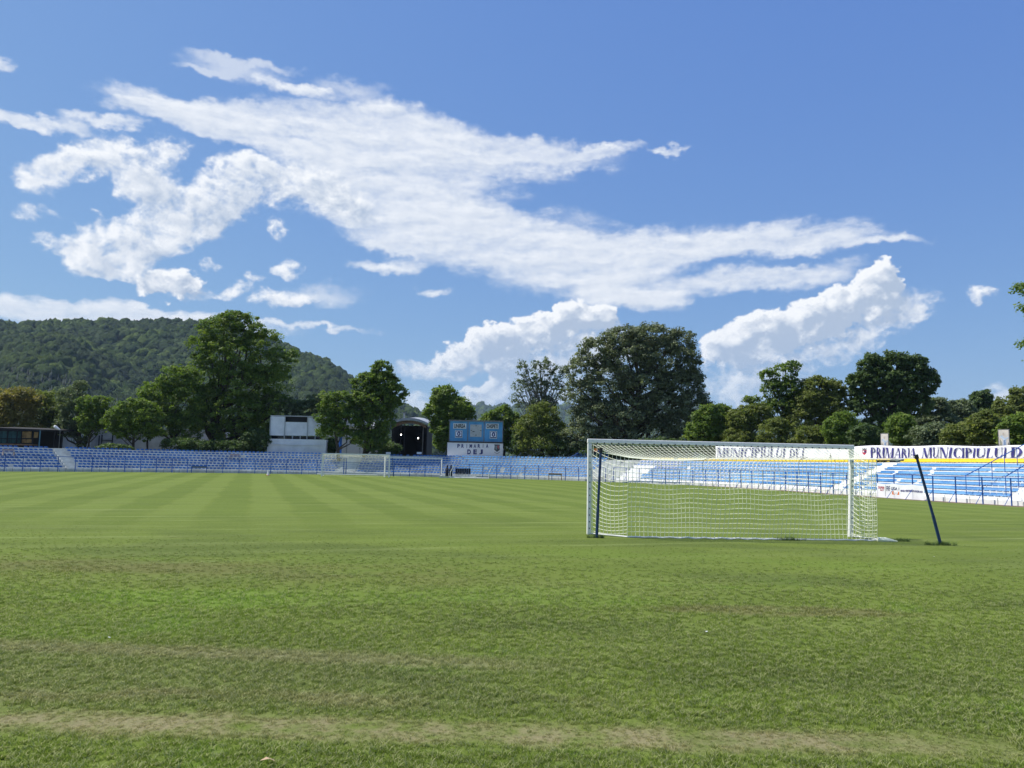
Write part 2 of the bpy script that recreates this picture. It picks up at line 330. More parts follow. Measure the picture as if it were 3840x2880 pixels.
# ------------------------------------------------------------------ turf colour (shared by the ground sheet and the blades)
def turf_color(nt):
    pos = nt.nodes.new('ShaderNodeNewGeometry').outputs['Position']
    x, y, z = xyz(nt, pos)
    a = R(-18.5); u = x*math.cos(a)-y*math.sin(a); v = x*math.sin(a)+y*math.cos(a)   # u across, v along the mowing
    u = x*math.cos(-a)+y*math.sin(-a)*1.0; v = y*math.cos(-a)-x*math.sin(-a)
    flat = vec(nt, x, y, 0.0)
    wob = (noise(nt, flat, .25, 4, .6)-.5)*2.2
    # mown bands running away from the camera beyond 26 m
    st = ((u+wob*.5)*(2*math.pi/3.0)).f('SINE').ss(-.35, .35)
    far = v.ss(16, 33)
    st = (st-.5)*far
    # thin pale mower edges across, between 14 and 30 m
    ln = ((v+wob*.35)*(2*math.pi/1.62)).f('SINE').ss(.62, 1.0)
    brk = noise(nt, vec(nt, u*.16, v*.9, 3.), 1.0, 5, .7).ss(.44, .68)
    mid = v.ss(12.5, 16.)*v.ss(38, 28)
    ln = ln*mid*brk
    lnr = noise(nt, vec(nt, u*.10, v*1.25, 8.), 1.0, 5, .65)          # long faint streaks everywhere
    lng = (lnr-.5)*v.ss(2, 9)
    big = noise(nt, flat, .22, 5, .6); med = noise(nt, flat, 1.1, 6, .65); fine = noise(nt, flat, 9.0, 5, .7)
    vf = noise(nt, flat, 55.0, 3, .7)
    # three greens
    c = mixc(nt, big.ss(.36, .64), (.122, .168, .028), (.148, .200, .032))
    c = mixc(nt, med.ss(.42, .75)*.30, c, (.175, .225, .050))
    c = mixc(nt, med.ss(.48, .22)*.25, c, (.090, .140, .024))
    tone = noise(nt, vec(nt, x*.16+y*.03, y*.34, 11.), 1.0, 4, .55)
    c = mixc(nt, tone.ss(.54, .66)*.55*v.ss(26, 14), c, (.150, .225, .030))
    c = mixc(nt, tone.ss(.48, .36)*.60*v.ss(30, 16), c, (.080, .112, .026))
    def patch(px_, py_, rx_, ry_):
        q = ((x-px_)*(x-px_))/(rx_*rx_)+((y-py_)*(y-py_))/(ry_*ry_)+(noise(nt, flat, 1.3, 6, .65)-.5)*1.6
        return q.ss(1.1, .2)
    c = mixc(nt, patch(-4.2, 10.4, 2.2, .8)*.6, c, (.150, .245, .026))
    c = mixc(nt, patch(3.7, 10.3, 2.0, .45)*.7, c, (.165, .140, .066))
    c = mixc(nt, patch(-6.3, 13.2, 3.4, .9)*.5, c, (.150, .140, .055))
    rich = noise(nt, vec(nt, x*.7, y*.6, 4.), 1.0, 4, .6).ss(.56, .7)*y.ss(18, 9)
    c = mixc(nt, rich*.4, c, (.125, .235, .022))
    c = mixc(nt, st.f('MAXIMUM', 0.0)*.8, c, (.178, .240, .052))
    c = mixc(nt, (st*-1.0).f('MAXIMUM', 0.0)*.8, c, (.096, .152, .022))
    c = mixc(nt, ln*.6, c, (.27, .33, .105))
    c = mixc(nt, (lng*3.2).f('MAXIMUM', 0.0)*.6, c, (.215, .250, .085))
    c = mixc(nt, (lng*-3.2).f('MAXIMUM', 0.0)*.55, c, (.088, .118, .028))
    # worn, brownish ground about 12 m off on the left, and around the near goal mouth
    rag = (noise(nt, flat, 1.6, 7, .7)-.5)
    br = ((y-13.0+rag*1.5).f('ABSOLUTE')).ss(1.9, .3)*x.ss(1.5, -1.5)
    c = mixc(nt, br*.42*med.ss(.35, .6), c, (.165, .150, .055))
    c = mixc(nt, noise(nt, vec(nt, x*.5, y*1.2, 7.), 1.0, 6, .7).ss(.60, .74)*.55, c, (.170, .158, .066))
    # greyer strip on the left, 5 to 7 m off
    gz = (y.ss(5.5, 6.2)*y.ss(8.1, 7.3))*x.ss(1.8, -2.2)
    c = mixc(nt, gz*.40, c, (.165, .175, .080))
    l2 = ((y-7.35+x*.07+rag*.35).f('ABSOLUTE')).ss(.34, .08)*x.ss(1.2, -.8)
    c = mixc(nt, l2*.55, c, (.27, .235, .15))
    l3 = ((y-6.2+rag*.5).f('ABSOLUTE')).ss(.28, .05)*noise(nt, flat, .9, 3, .6).ss(.38, .6)*x.ss(1.4, -.6)
    c = mixc(nt, l3*.5, c, (.27, .22, .14))
    # the scorched line across the foreground
    l1 = ((y-5.52+x*.02+rag*.55).f('ABSOLUTE')).ss(.34, .10)*x.ss(4.6, 1.8)
    pat = noise(nt, flat, 2.6, 6, .7).ss(.30, .62)
    c = mixc(nt, l1*pat*.80, c, (.30, .245, .150))
    c = mixc(nt, fine.ss(.35, .75)*.25, c, (.23, .28, .09))
    c = mixc(nt, fine.ss(.5, .2)*.30, c, (.06, .09, .018))
    return c, vf, fine, flat
def turf_mat(name, blades):
    m = bpy.data.materials.new(name); m.use_nodes = True; nt = m.node_tree; b = nt.nodes['Principled BSDF']
    c, vf, fine, flat = turf_color(nt)
    b.inputs['Roughness'].default_value = .85; b.inputs['Specular IOR Level'].default_value = .06
    if blades:
        g = nt.nodes.new('ShaderNodeAttribute'); g.attribute_name = 'tint'; g.attribute_type = 'GEOMETRY'
        tnt = N(nt, g.outputs['Fac'])
        c = mixc(nt, 1.0, c, (1.50, 1.54, 1.25), 'MULTIPLY')
        c = mixc(nt, tnt.ss(.60, .95)*.7, c, (.58, .57, .30))
        c = mixc(nt, tnt.ss(.30, .0)*.4, c, (.06, .10, .018))
        nt.links.new(c, b.inputs['Base Color'])
        tr = nt.nodes.new('ShaderNodeBsdfTranslucent'); nt.links.new(c, tr.inputs[0])
        mx = nt.nodes.new('ShaderNodeMixShader'); mx.inputs[0].default_value = .45
        nt.links.new(b.outputs[0], mx.inputs[1]); nt.links.new(tr.outputs[0], mx.inputs[2])
        nt.links.new(mx.outputs[0], nt.nodes['Material Output'].inputs[0])
    else:
        c = mixc(nt, vf.ss(.62, .3)*.35, c, (.05, .065, .02))
        nt.links.new(c, b.inputs['Base Color'])
        bp = nt.nodes.new('ShaderNodeBump'); bp.inputs['Strength'].default_value = .8; bp.inputs['Distance'].default_value = .03
        h = vf*.6+fine*1.2
        nt.links.new(h.k, bp.inputs['Height']); nt.links.new(bp.outputs[0], b.inputs['Normal'])
    return m

# ------------------------------------------------------------------ ground
def sheet(name, pts, z, m):
    me = bpy.data.meshes.new(name); me.from_pydata([(x, y, z) for x, y in pts], [], [tuple(range(len(pts)))]); me.materials.append(m)
    o = link(name, me); o['kind'] = 'structure'; return o
M_ground = mat('rough_ground', (.06, .08, .035), .95, .3, .15, .5, 3, col2=(.09, .08, .05))
sheet('ground', [(6000*math.cos(i*math.pi/24), 6000*math.sin(i*math.pi/24)) for i in range(48)], -.03, M_ground)

# the line the terraces follow (foot of the railing), left to right
CTRL = [(-66, 34), (-62.5, 50), (-58, 65), (-51.4, 77.5), (-46, 84.3), (-39.3, 89.6), (-31.9, 93.2), (-23.3, 94.9), (-13.0, 94.6), (-.5, 92.2), (8.0, 87.6),
        (14.8, 81.6), (20.0, 75.2), (23.1, 66), (24.9, 56.8), (26.8, 48.9), (28.9, 43.4), (33, 33), (38, 22), (43, 8)]
def catmull(c, n=40):
    c = [Vector(p) for p in c]; o = []
    for i in range(1, len(c)-2):
        for k in range(n):
            t = k/n; p0, p1, p2, p3 = c[i-1:i+3]
            o.append(.5*((2*p1)+(-p0+p2)*t+(2*p0-5*p1+4*p2-p3)*t*t+(-p0+3*p1-3*p2+p3)*t**3))
    return o
_p = catmull([(p[0], p[1]) for p in CTRL]); PATH = [_p[0]]; SL = [0.0]
for q in _p[1:]: SL.append(SL[-1]+(q-PATH[-1]).length); PATH.append(q)
SA = np.array(SL); PXY = np.array([[q.x, q.y] for q in PATH])
for _ in range(60):
    PXY[1:-1] = PXY[1:-1]*.5+(PXY[:-2]+PXY[2:])*.25
def at(s, off=0.0, z=0.0):
    x = np.interp(s, SA, PXY[:, 0]); y = np.interp(s, SA, PXY[:, 1])
    x2 = np.interp(s+.8, SA, PXY[:, 0])-np.interp(s-.8, SA, PXY[:, 0]); y2 = np.interp(s+.8, SA, PXY[:, 1])-np.interp(s-.8, SA, PXY[:, 1])
    L = math.hypot(x2, y2); tx, ty = x2/L, y2/L
    return Vector((x-ty*off, y+tx*off, z))      # outward = left of travel
def head(s):
    a, b = at(s-.5), at(s+.5); return math.atan2(b.y-a.y, b.x-a.x)
def s_at(px, off=0.0, z=0.0, lo=4.0, hi=None):   # arc length seen at pixel column px
    best = None
    for s in np.arange(lo, (hi or SA[-1]-3), .15):
        d = abs(PX(at(s, off, z))[0]-px)
        if best is None or d < best[0]: best = (d, s)
    return float(best[1])
SMAX = float(SA[-1])
inner = [at(s, .1) for s in np.arange(1.0, SMAX-1, 1.5)]
M_turf = turf_mat('turf', False)
sheet('pitch', [(60, -25), (-75, -25)]+[(p.x, p.y) for p in inner], .004, M_turf)
# bare soil strip at the foot of the right terrace
s0, s1 = s_at(2640), SMAX-1.5
ss_ = np.arange(s0, s1, .5); mb = MB()
vs = [at(s, .55, .009) for s in ss_]+[at(s, -.75+.22*math.sin(s*1.7)+.15*math.sin(s*4.1)+rnd.uniform(-.08, .08), .009) for s in ss_]
n = len(ss_); mb.add(vs, [(i, i+1, n+i+1, n+i) for i in range(n-1)])
tag(part('dirt_strip', mb, M_soil, None), kind='structure')
# earth bank behind the terraces
ss_ = np.arange(2, SMAX-2, 2.0); mb = MB(); prof = [(7.05, 2.3), (9, 2.2), (14, 1.4), (22, -.02)]; n = len(ss_)
for off, z in prof: mb.v += [tuple(at(s, off, z)) for s in ss_]
for j in range(len(prof)-1): mb.f += [(j*n+i, j*n+i+1, (j+1)*n+i+1, (j+1)*n+i) for i in range(n-1)]
tag(part('embankment', mb, M_ground, None), kind='structure')

# ------------------------------------------------------------------ grass blades near the camera
def tuft(seed, nb, hgt):
    r = random.Random(seed); V = []; Fc = []; T = []
    for k in range(nb):
        bx, by = r.gauss(0, .022), r.gauss(0, .022); a = r.uniform(0, 6.28); h = hgt*r.uniform(.45, 1.15); wd = r.uniform(.0020, .0040)
        lean = r.uniform(.2, 1.5)*h; ca, sa = math.cos(a), math.sin(a); b = r.uniform(0, 6.28); px, py = math.cos(b)*wd, math.sin(b)*wd
        i = len(V); t = r.random()
        V += [(bx-px, by-py, 0), (bx+px, by+py, 0), (bx+ca*lean*.35+px*.8, by+sa*lean*.35+py*.8, h*.6), (bx+ca*lean*.35-px*.8, by+sa*lean*.35-py*.8, h*.6), (bx+ca*lean, by+sa*lean, h)]
        Fc += [(i, i+1, i+2, i+3), (i+3, i+2, i+4)]; T += [t]*5
    me = bpy.data.meshes.new('grass_tuft'); me.from_pydata(V, [], Fc)
    at_ = me.attributes.new('tint', 'FLOAT', 'POINT'); at_.data.foreach_set('value', T)
    return me
M_blade = turf_mat('grass_blades', True)
def scatter(name, pts, scales, proto_mesh, mtl, seed=0):
    proto_mesh.materials.append(mtl) if not proto_mesh.materials else None
    pr = bpy.data.objects.new(name+'_source', proto_mesh)
    me = bpy.data.meshes.new(name); me.vertices.add(len(pts)); me.vertices.foreach_set('co', np.asarray(pts, np.float32).ravel())
    a = me.attributes.new('sc', 'FLOAT', 'POINT'); a.data.foreach_set('value', np.asarray(scales, np.float32)); me.materials.append(mtl)
    o = link(name, me); g = bpy.data.node_groups.new(name, 'GeometryNodeTree')
    g.interface.new_socket('Geometry', in_out='INPUT', socket_type='NodeSocketGeometry'); g.interface.new_socket('Geometry', in_out='OUTPUT', socket_type='NodeSocketGeometry')
    gi, go = g.nodes.new('NodeGroupInput'), g.nodes.new('NodeGroupOutput')
    oi = g.nodes.new('GeometryNodeObjectInfo'); oi.inputs[0].default_value = pr
    ip = g.nodes.new('GeometryNodeInstanceOnPoints'); na = g.nodes.new('GeometryNodeInputNamedAttribute'); na.data_type = 'FLOAT'; na.inputs[0].default_value = 'sc'
    rv_ = g.nodes.new('FunctionNodeRandomValue'); rv_.data_type = 'FLOAT_VECTOR'; rv_.inputs[0].default_value = (-.15, -.15, 0); rv_.inputs[1].default_value = (.15, .15, 6.28); rv_.inputs['Seed'].default_value = seed
    g.links.new(gi.outputs[0], ip.inputs['Points']); g.links.new(oi.outputs['Geometry'], ip.inputs['Instance'])
    g.links.new(rv_.outputs[0], ip.inputs['Rotation']); g.links.new(na.outputs[0], ip.inputs['Scale']); g.links.new(ip.outputs[0], go.inputs[0])
    md = o.modifiers.new('scatter', 'NODES'); md.node_group = g
    return o
def near_pts(y0, y1, dens):
    n = int(.72*2*(y1*y1-y0*y0)/2*dens)
    y = np.sqrt(rng.uniform(y0*y0, y1*y1, n)); x = rng.uniform(-1, 1, n)*y*.72+rng.uniform(-.6, .6, n)
    return np.stack([x, y, np.full(n, .004)], 1)
a = near_pts(3.4, 9.0, 640); a = a[rng.random(len(a)) < 1-.45*np.clip((a[:, 1]-5)/4, 0, 1)]
b = near_pts(9.0, 24, 230); b = b[rng.random(len(b)) < np.exp(-(b[:, 1]-9)/3.6)]
P = np.concatenate([a, b]); sc = np.concatenate([rng.uniform(.55, 1.15, len(a)), rng.uniform(.7, 1.2, len(b))*(1-.75*np.clip((b[:, 1]-11)/11, 0, 1))])
sc *= 1-.62*np.exp(-((P[:, 1]-5.52+P[:, 0]*.02)/.26)**2)*(P[:, 0] < 3.5)
gr = scatter('grass', P, sc, tuft(1, 22, .036), M_blade)
tag(gr, kind='stuff')

# ------------------------------------------------------------------ terraces
RISE, TREAD, Z0, OFF0, SW = .295, .72, .45, .85, .41
def tier_mb(k, a, b):
    o0 = OFF0+TREAD*k-.001; z1 = Z0+RISE*k; z0 = 0 if k == 0 else z1-RISE-.05; o1 = o0+TREAD+(.9 if k == 7 else .03)
    st = np.linspace(a, b, max(2, int((b-a)/.9))); mb = MB(); n = len(st)
    for off, z in ((o0, z0), (o0, z1), (o1, z1), (o1, 0 if k == 7 else z0)): mb.v += [tuple(at(s, off, z+(rnd.uniform(-.008, .008) if z == z1 else 0))) for s in st]
    for j in range(4):
        j2 = (j+1) % 4; mb.f += [(j*n+i, j*n+i+1, j2*n+i+1, j2*n+i) for i in range(n-1)]
    mb.f += [(0, n, 2*n, 3*n), (n-1, 4*n-1, 3*n-1, 2*n-1)]
    return mb
def seat_mb(hw=.172, zk=1.0):
    mb = MB()
    # pan: dished slab with rolled front lip
    sec = [(-.19, .045), (-.17, .085), (-.02, .07), (.10, .07), (.13, .09), (.16, .16), (.172, .225)]
    sec2 = [(.195, .225), (.188, .16), (.16, .08), (.13, .045), (-.02, .035), (-.15, .045)]
    ring = sec+sec2; n = len(ring)
    for x, k in ((-hw, .9), (-hw*.8, 1.), (hw*.8, 1.), (hw, .9)):
        for (y, z) in ring:
            zz = z*zk*(1.0 if z < .15 else (1 if abs(x) < hw*.9 else .86)); mb.v.append((x, y, zz))
    for j in range(3): mb.f += [(j*n+i, j*n+(i+1) % n, (j+1)*n+(i+1) % n, (j+1)*n+i) for i in range(n)]
    mb.f += [tuple(range(n))[::-1], tuple(3*n+i for i in range(n))]
    mb.box((0, -.02, .02), (.2, .2, .04))
    return mb
SM = {'d': seat_mb(.166, .82), 'l': seat_mb(.172), 'w': seat_mb(.196), 'y': seat_mb(.19, 1.32)}
SMAT = {'d': M_seatd, 'l': M_seatl, 'w': M_seatl, 'y': M_seaty}
seatm = {k: SM[k].mesh('seat', SMAT[k]) for k in SM}
seat_V = {k: np.array(SM[k].v) for k in SM}; seat_F = {k: SM[k].f for k in SM}
# aisles: pixel column at the foot of the steps
aisles = [(s_at(262), s_at(302)), (s_at(1262), s_at(1322)), (s_at(2188), s_at(2292)), (s_at(3078), s_at(3112)), (s_at(3742), s_at(3792))]
bounds = [(s_at(0)-14, aisles[0][0])]+[(aisles[i][1], aisles[i+1][0]) for i in range(4)]+[(aisles[4][1], min(SMAX-6, aisles[4][1]+12))]
SEC = [('terrace of navy seats at the far left, left of the first concrete aisle', 'd'),
       ('long shaded terrace of navy seats between the first aisle and the far goal', 'd'),
       ('sunlit terrace of blue seats below the scoreboard', 'm'),
       ('white curved terrace behind the near goal with blue rows and a yellow top row', 'r'),
       ('white terrace of blue seats under the second half of the long banner', 'r'),
       ('white terrace corner cut by the right edge beyond the last aisle', 'r')]
s_at_c = s_at(2412)-2.6
for i_sec, ((a, b), (lab, typ)) in enumerate(zip(bounds, SEC)):
    mid = at((a+b)/2); T = thing('grandstand', lab, 'grandstand', mid, group='terraces round the end of the ground')
    cm = M_concw if typ == 'r' else M_conc
    mb = MB(); st = np.linspace(a, b, max(2, int((b-a)/.9))); n = len(st)
    for off, z in ((.5, 0), (.5, .27), (OFF0-.004, .27), (OFF0-.004, 0)): mb.v += [tuple(at(s, off, z)) for s in st]
    for j in range(4):
        j2 = (j+1) % 4; mb.f += [(j*n+i, j*n+i+1, j2*n+i+1, j2*n+i) for i in range(n-1)]
    part('kerb', mb, cm, T, mid)
    for k in range(8): part('tier', tier_mb(k, a+.01, b-.01), cm, T, mid)
    S_ = []
    for k in range(8):
        L = b-a; ns = int((L-.3)/SW)
        ph = rnd.uniform(-.15, .15)
        for i in range(ns):
            s = a+.2+SW*(i+.5)+ph; r = rnd.random()
            if i_sec == 3 and s < s_at_c + (1.2-k*.0 if k < 3 else (1.0 if k < 5 else -6.0)): continue
            if r < .008: continue
            p = at(s, OFF0+TREAD*k+.30, Z0+RISE*k)
            q = PX(p)
            t = 'y' if (typ == 'r' and k == 7) else ('d' if (typ == 'r' and s < s_at_c+4 and k > 3) else 'w' if typ == 'r' else 'l' if (typ == 'm' and p.x > -6+rnd.uniform(-1.5, 1.5)) else 'd')  # upper rows at the left end take navy: their shade put into the colour
            dist = (p-Vector((0, 0, EYE))).length; vis = -100 < q[0] < 3940
            S_.append((0 if vis else 1, dist, p, head(s)+rnd.uniform(-.04, .04), t))
    S_.sort(key=lambda e: (e[0], e[1]))
    for e in S_[:300]: link('seat', seatm[e[4]], T, e[2]-mid, e[3])
    rest = S_[300:]
    for t in 'dlwy':
        rr = [e for e in rest if e[4] == t and e[0] == 0]
        if not rr: continue
        mb = MB()
        seat_v, seat_f = seat_V[t], seat_F[t]
        for e in rr:
            c_, s_ = math.cos(e[3]), math.sin(e[3]); q = e[2]-mid
            V = np.stack([seat_v[:, 0]*c_-seat_v[:, 1]*s_+q.x, seat_v[:, 0]*s_+seat_v[:, 1]*c_+q.y, seat_v[:, 2]+q.z], 1)
            mb.add(V.tolist(), seat_f)
        o = link('seat_rows', mb.mesh('seat_rows', SMAT[t]), T); o['kind'] = 'stuff'
# stairs in the aisles
AL = ['concrete steps climbing between the two left terraces of navy seats', 'concrete steps behind the net of the far goal',
      'broken white concrete steps just left of the near goal', 'white steps behind the right post of the near goal', 'white steps with blue handrail at the right edge']
for (a, b), lab, i in zip(aisles, AL, range(5)):
    mid = at((a+b)/2); T = thing('stairs', lab, 'stairs', mid, group='stairs between the terraces')
    cm = M_concw if i > 2 else M_conc
    for k in range(16):
        zt = Z0+RISE*k/2-.0 if k else .3; zt = .3+RISE*(k)/2+.0
        o0 = .45+TREAD*k/2; nn_ = max(1, int((b-a)/1.8)) if i == 2 else 1
        for j in range(nn_):
            sa, sb = a+(b-a)*j/nn_+.004, a+(b-a)*(j+1)/nn_-.004
            if i == 2: dz = rnd.uniform(-.09, .06); do = rnd.uniform(-.1, .12); 
            else: dz = do = 0
            mb = MB(); st = [sa, (sa+sb)/2, sb]; o1 = o0+TREAD/2+(1.6 if k == 15 else .5)
            for off, z in ((o0+do, 0), (o0+do, zt+dz), (o1, zt+dz), (o1, 0)): mb.v += [tuple(at(s, off, z)) for s in st]
            for j_ in range(4):
                j2 = (j_+1) % 4; mb.f += [(j_*3+q, j_*3+q+1, j2*3+q+1, j2*3+q) for q in range(2)]
            mb.f += [(0, 3, 6, 9), (2, 11, 8, 5)]
            part('step', mb, cm, T, mid)
# handrails
def handrail(s, off0, off1, lab):
    mid = at(s, off0); T = thing('handrail', lab, 'handrail', mid, group='blue handrails on the aisles')
    pts = []
    for q in range(6):
        off = off0+(off1-off0)*q/5; z = .35+RISE/TREAD*off*.98; p = at(s, off, z)
        part('post', MB().tube([p-Vector((0, 0, .2)), p+Vector((0, 0, .9))], .025, 6), M_bluep, T, mid); pts.append(p+Vector((0, 0, .9)))
    part('rail', MB().tube(pts, .028, 6), M_bluep, T, mid)
handrail(aisles[4][0]-2.6, 1.0, 6.6, 'blue handrail climbing the seat rows left of the last steps')
handrail(aisles[4][0]-.1, 1.0, 6.6, 'blue handrail on the edge of the last steps')

# perimeter railing
def railing(sa, sb, lab, brace, step=1.62):
    mid = at((sa+sb)/2); T = thing('perimeter_railing', lab, 'railing', mid, group='blue railings round the pitch')
    ns = int((sb-sa)/step); top = []
    for i in range(ns+1):
        s = sa+(sb-sa)*i/ns; p = at(s, 0, 0)
        h = 1.62+rnd.uniform(-.02, .02); lean = Vector((rnd.uniform(-.03, .03), rnd.uniform(-.03, .03), 0))
        part('post', MB().tube([p, p+lean+Vector((0, 0, h))], .043, 6), M_bluep, T, mid); top.append(p+lean+Vector((0, 0, h-.02)))
        if brace:
            q = at(s, -.62, 0); part('brace', MB().tube([q, p+lean*.4+Vector((0, 0, .72))], .018, 5), M_bluep, T, mid)
        if i < ns:
            m_ = at(s+step/2, .1, 0); part('stake', MB().tube([m_, m_+Vector((0, 0, .42))], .018, 5), M_frame, T, mid)
    part('rail', MB().tube(top, .030, 6), M_bluep, T, mid)
railing(s_at(0)-8, s_at(700), 'thin blue railing along the far left terraces', True)
railing(s_at(775), s_at(1190), 'blue railing in front of the terrace under the press box', False)
railing(s_at(1478), s_at(1650), 'blue railing behind the farther goal frame', False)
railing(s_at(1760), s_at(2270), 'blue railing in front of the terrace below the scoreboard', False)
railing(s_at(2300), s_at(3295), 'blue railing with slanting braces seen through the near goal', True)
railing(s_at(3295)+1.62, SMAX-7, 'blue railing with slanting braces right of the near goal', True)
# two blue hurdle-like gates standing by the railing
for (xa, xb, yb, lab, mt) in ((717, 773, 1770, 'dark blue hoop gate in the railing under the tall acacia', M_bluep), (2058, 2108, 1800, 'rusty brown hoop gate left of the near goal', M_brown)):
    s0 = s_at(xa); s1 = s_at(xb); p0, p1 = at(s0, -.12), at(s1, -.12); T = thing('hoop_gate', lab, 'gate', p0)
    up = Vector((0, 0, .78))
    part('post', MB().tube([p0, p0+up], .045, 6), mt, T, p0); part('post', MB().tube([p1, p1+up], .045, 6), mt, T, p0)
    part('crossbar', MB().tube([p0+up, p1+up], .045, 6), mt, T, p0); part('sheet_panel', MB().box((p0+p1)/2+Vector((0, 0, .66)), ((p1-p0).length*.96, .02, .16), math.atan2((p1-p0).y, (p1-p0).x)), M_frame, T, p0)

# ------------------------------------------------------------------ banner along the top of the right terraces
SB0, BSL = s_at(3400, 7.0, 3.3), .016
def wave(s, z): return .045*math.sin(s*1.9+z*2)+.03*math.sin(s*4.7-z*3)+.02*math.sin(s*9.1+z*7)
BO, BZ0, BZ1 = 7.0, 2.78, 3.86
def bpt(s, z, d=0.0):
    top = BZ1+BSL*(SB0-s)+.05*math.sin(s*.9)-.04*abs(math.sin(s*.55)); zz = BZ0+(z)*(top-BZ0)
    return at(s, BO+wave(s, zz)-d, zz)
def banner(sa, sb, lab):
    mid = at((sa+sb)/2, BO, BZ0); T = thing('banner', lab, 'banner', mid, group='long white banners above the yellow seats')
    st = np.arange(sa, sb, .18); zs = np.linspace(0, 1, 8); mb = MB(); n = len(st)
    for z in zs: mb.v += [tuple(bpt(s, z)) for s in st]
    for j in range(7): mb.f += [(j*n+i, j*n+i+1, (j+1)*n+i+1, (j+1)*n+i) for i in range(n-1)]
    o = part('cloth', mb, M_cloth, T, mid)
    sol = o.modifiers.new('thickness', 'SOLIDIFY'); sol.thickness = .004
    for p in o.data.polygons: p.use_smooth = True
    for s in np.arange(sa, sb, 3.2):
        p = at(s, BO+.16, 2.2); part('post', MB().tube([p, p+Vector((0, 0, 1.7))], .03, 6), M_frame, T, mid)
    part('wire', MB().tube([at(s, BO+.10, BZ1+BSL*(SB0-s)+.02) for s in np.arange(sa, sb, 1.0)], .02, 5), M_black, T, mid)
    return T, mid
# serif capitals as polygons, 1 high
TK, tn = .17, .05
def rect(x0, y0, x1, y1): return [(x0, y0), (x1, y0), (x1, y1), (x0, y1)]
def serif(x, w, y): return rect(x-.06, y, x+w+.06, y+.045)
def stem(x, w=TK, y0=0, y1=1): return [rect(x, y0, x+w, y1), serif(x, w, y0), serif(x, w, y1-.045)]
def diag(xa, ya, xb, yb, w): return [[(xa, ya), (xa+w, ya), (xb+w, yb), (xb, yb)]]
def arc(cx, cy, rx, ry, a0, a1, wx, wy, n=12):
    P = []
    for i in range(n):
        t0, t1 = a0+(a1-a0)*i/n, a0+(a1-a0)*(i+1)/n
        P.append([(cx+rx*math.cos(t0), cy+ry*math.sin(t0)), (cx+rx*math.cos(t1), cy+ry*math.sin(t1)), (cx+(rx-wx)*math.cos(t1), cy+(ry-wy)*math.sin(t1)), (cx+(rx-wx)*math.cos(t0), cy+(ry-wy)*math.sin(t0))])
    return P
H = math.pi/2
GL = {'I': (stem(.08), .33), 'P': (stem(.08)+arc(.22, .74, .38, .26, -H, H, TK, tn), .68),
 'R': (stem(.08)+arc(.22, .74, .38, .26, -H, H, TK, tn)+diag(.52, 0, .28, .5, .18)+[serif(.52, .16, 0)], .78),
 'M': (stem(.08, tn)+stem(.78)+diag(.44, 0, .08, 1, TK)+diag(.50, 0, .80, 1, tn), 1.06),
 'A': (diag(.02, 0, .32, 1, tn)+diag(.56, 0, .30, 1, TK)+[rect(.16, .3, .6, .35), serif(.02, tn, 0), serif(.56, TK, 0)], .80),
 'U': ([rect(.08, .3, .08+TK, 1), serif(.08, TK, .955), rect(.62, .3, .62+tn, 1), serif(.62, tn, .955)]+arc(.375, .3, .295, .3, math.pi, 2*math.pi, .12, .08), .78),
 'N': (stem(.08, tn)+[rect(.68, 0, .68+tn, 1), serif(.68, tn, .955)]+diag(.56, 0, .06, 1, TK), .84),
 'C': (arc(.44, .5, .38, .5, .75, 2*math.pi-.75, .17, tn, 18)+[rect(.68, .68, .72, .96)], .76),
 'L': (stem(.08)+[rect(.1, 0, .58, .05), rect(.54, 0, .58, .25)], .66),
 'D': (stem(.08)+arc(.24, .5, .48, .5, -H, H, TK, tn, 16), .82),
 'E': (stem(.08)+[rect(.1, 0, .56, .05), rect(.1, .95, .54, 1), rect(.1, .48, .42, .53), rect(.52, 0, .56, .24), rect(.50, .78, .54, 1), rect(.39, .4, .42, .61)], .66),
 'J': ([rect(.34, .15, .34+TK, 1), serif(.34, TK, .955)]+arc(.28, .16, .23, .23, -math.pi, 0, .13, .1, 10), .60)}
def serif_text(word, sa, sb, T, mid):
    tot = sum(GL[c][1] for c in word); k = (sb-sa)/tot; x = 0
    for c in word:
        g, wd = GL[c]; mb = MB()
        for poly in g:
            # subdivide each polygon so that it follows the folds of the cloth
            p = np.array(poly, float); nu, nv = 3, 6
            grid = []
            for j in range(nv+1):
                for i in range(nu+1):
                    u_, v_ = i/nu, j/nv
                    q = (p[0]*(1-u_)+p[1]*u_)*(1-v_)+(p[3]*(1-u_)+p[2]*u_)*v_
                    grid.append(bpt(sa+(x+q[0]+(q[1]-.5)*.10)*k, .10+q[1]*.76, .04))
            mb.add(grid, [(j*(nu+1)+i, j*(nu+1)+i+1, (j+1)*(nu+1)+i+1, (j+1)*(nu+1)+i) for j in range(nv) for i in range(nu)])
        part('letter', mb, M_purple, T, mid); x += wd
sb_ = lambda px: s_at(px, BO, 3.3)
T, mid = banner(sb_(2683), sb_(3207), 'white banner lettered MUNICIPIULUI DEJ seen through the near goal net')
serif_text('MUNICIPIULUI', sb_(2688), sb_(2945), T, mid); serif_text('DEJ', sb_(2959), sb_(3017), T, mid)
T, mid = banner(sb_(3209), SMAX-6, 'white banner lettered PRIMARIA MUNICIPIULUI DEJ behind the leaning pole')
serif_text('PRIMARIA', sb_(3261), sb_(3437), T, mid); serif_text('MUNICIPIULUI', sb_(3457), sb_(3778), T, mid)
sd = sb_(3791); serif_text('DEJ', sd, sd+3.1, T, mid)
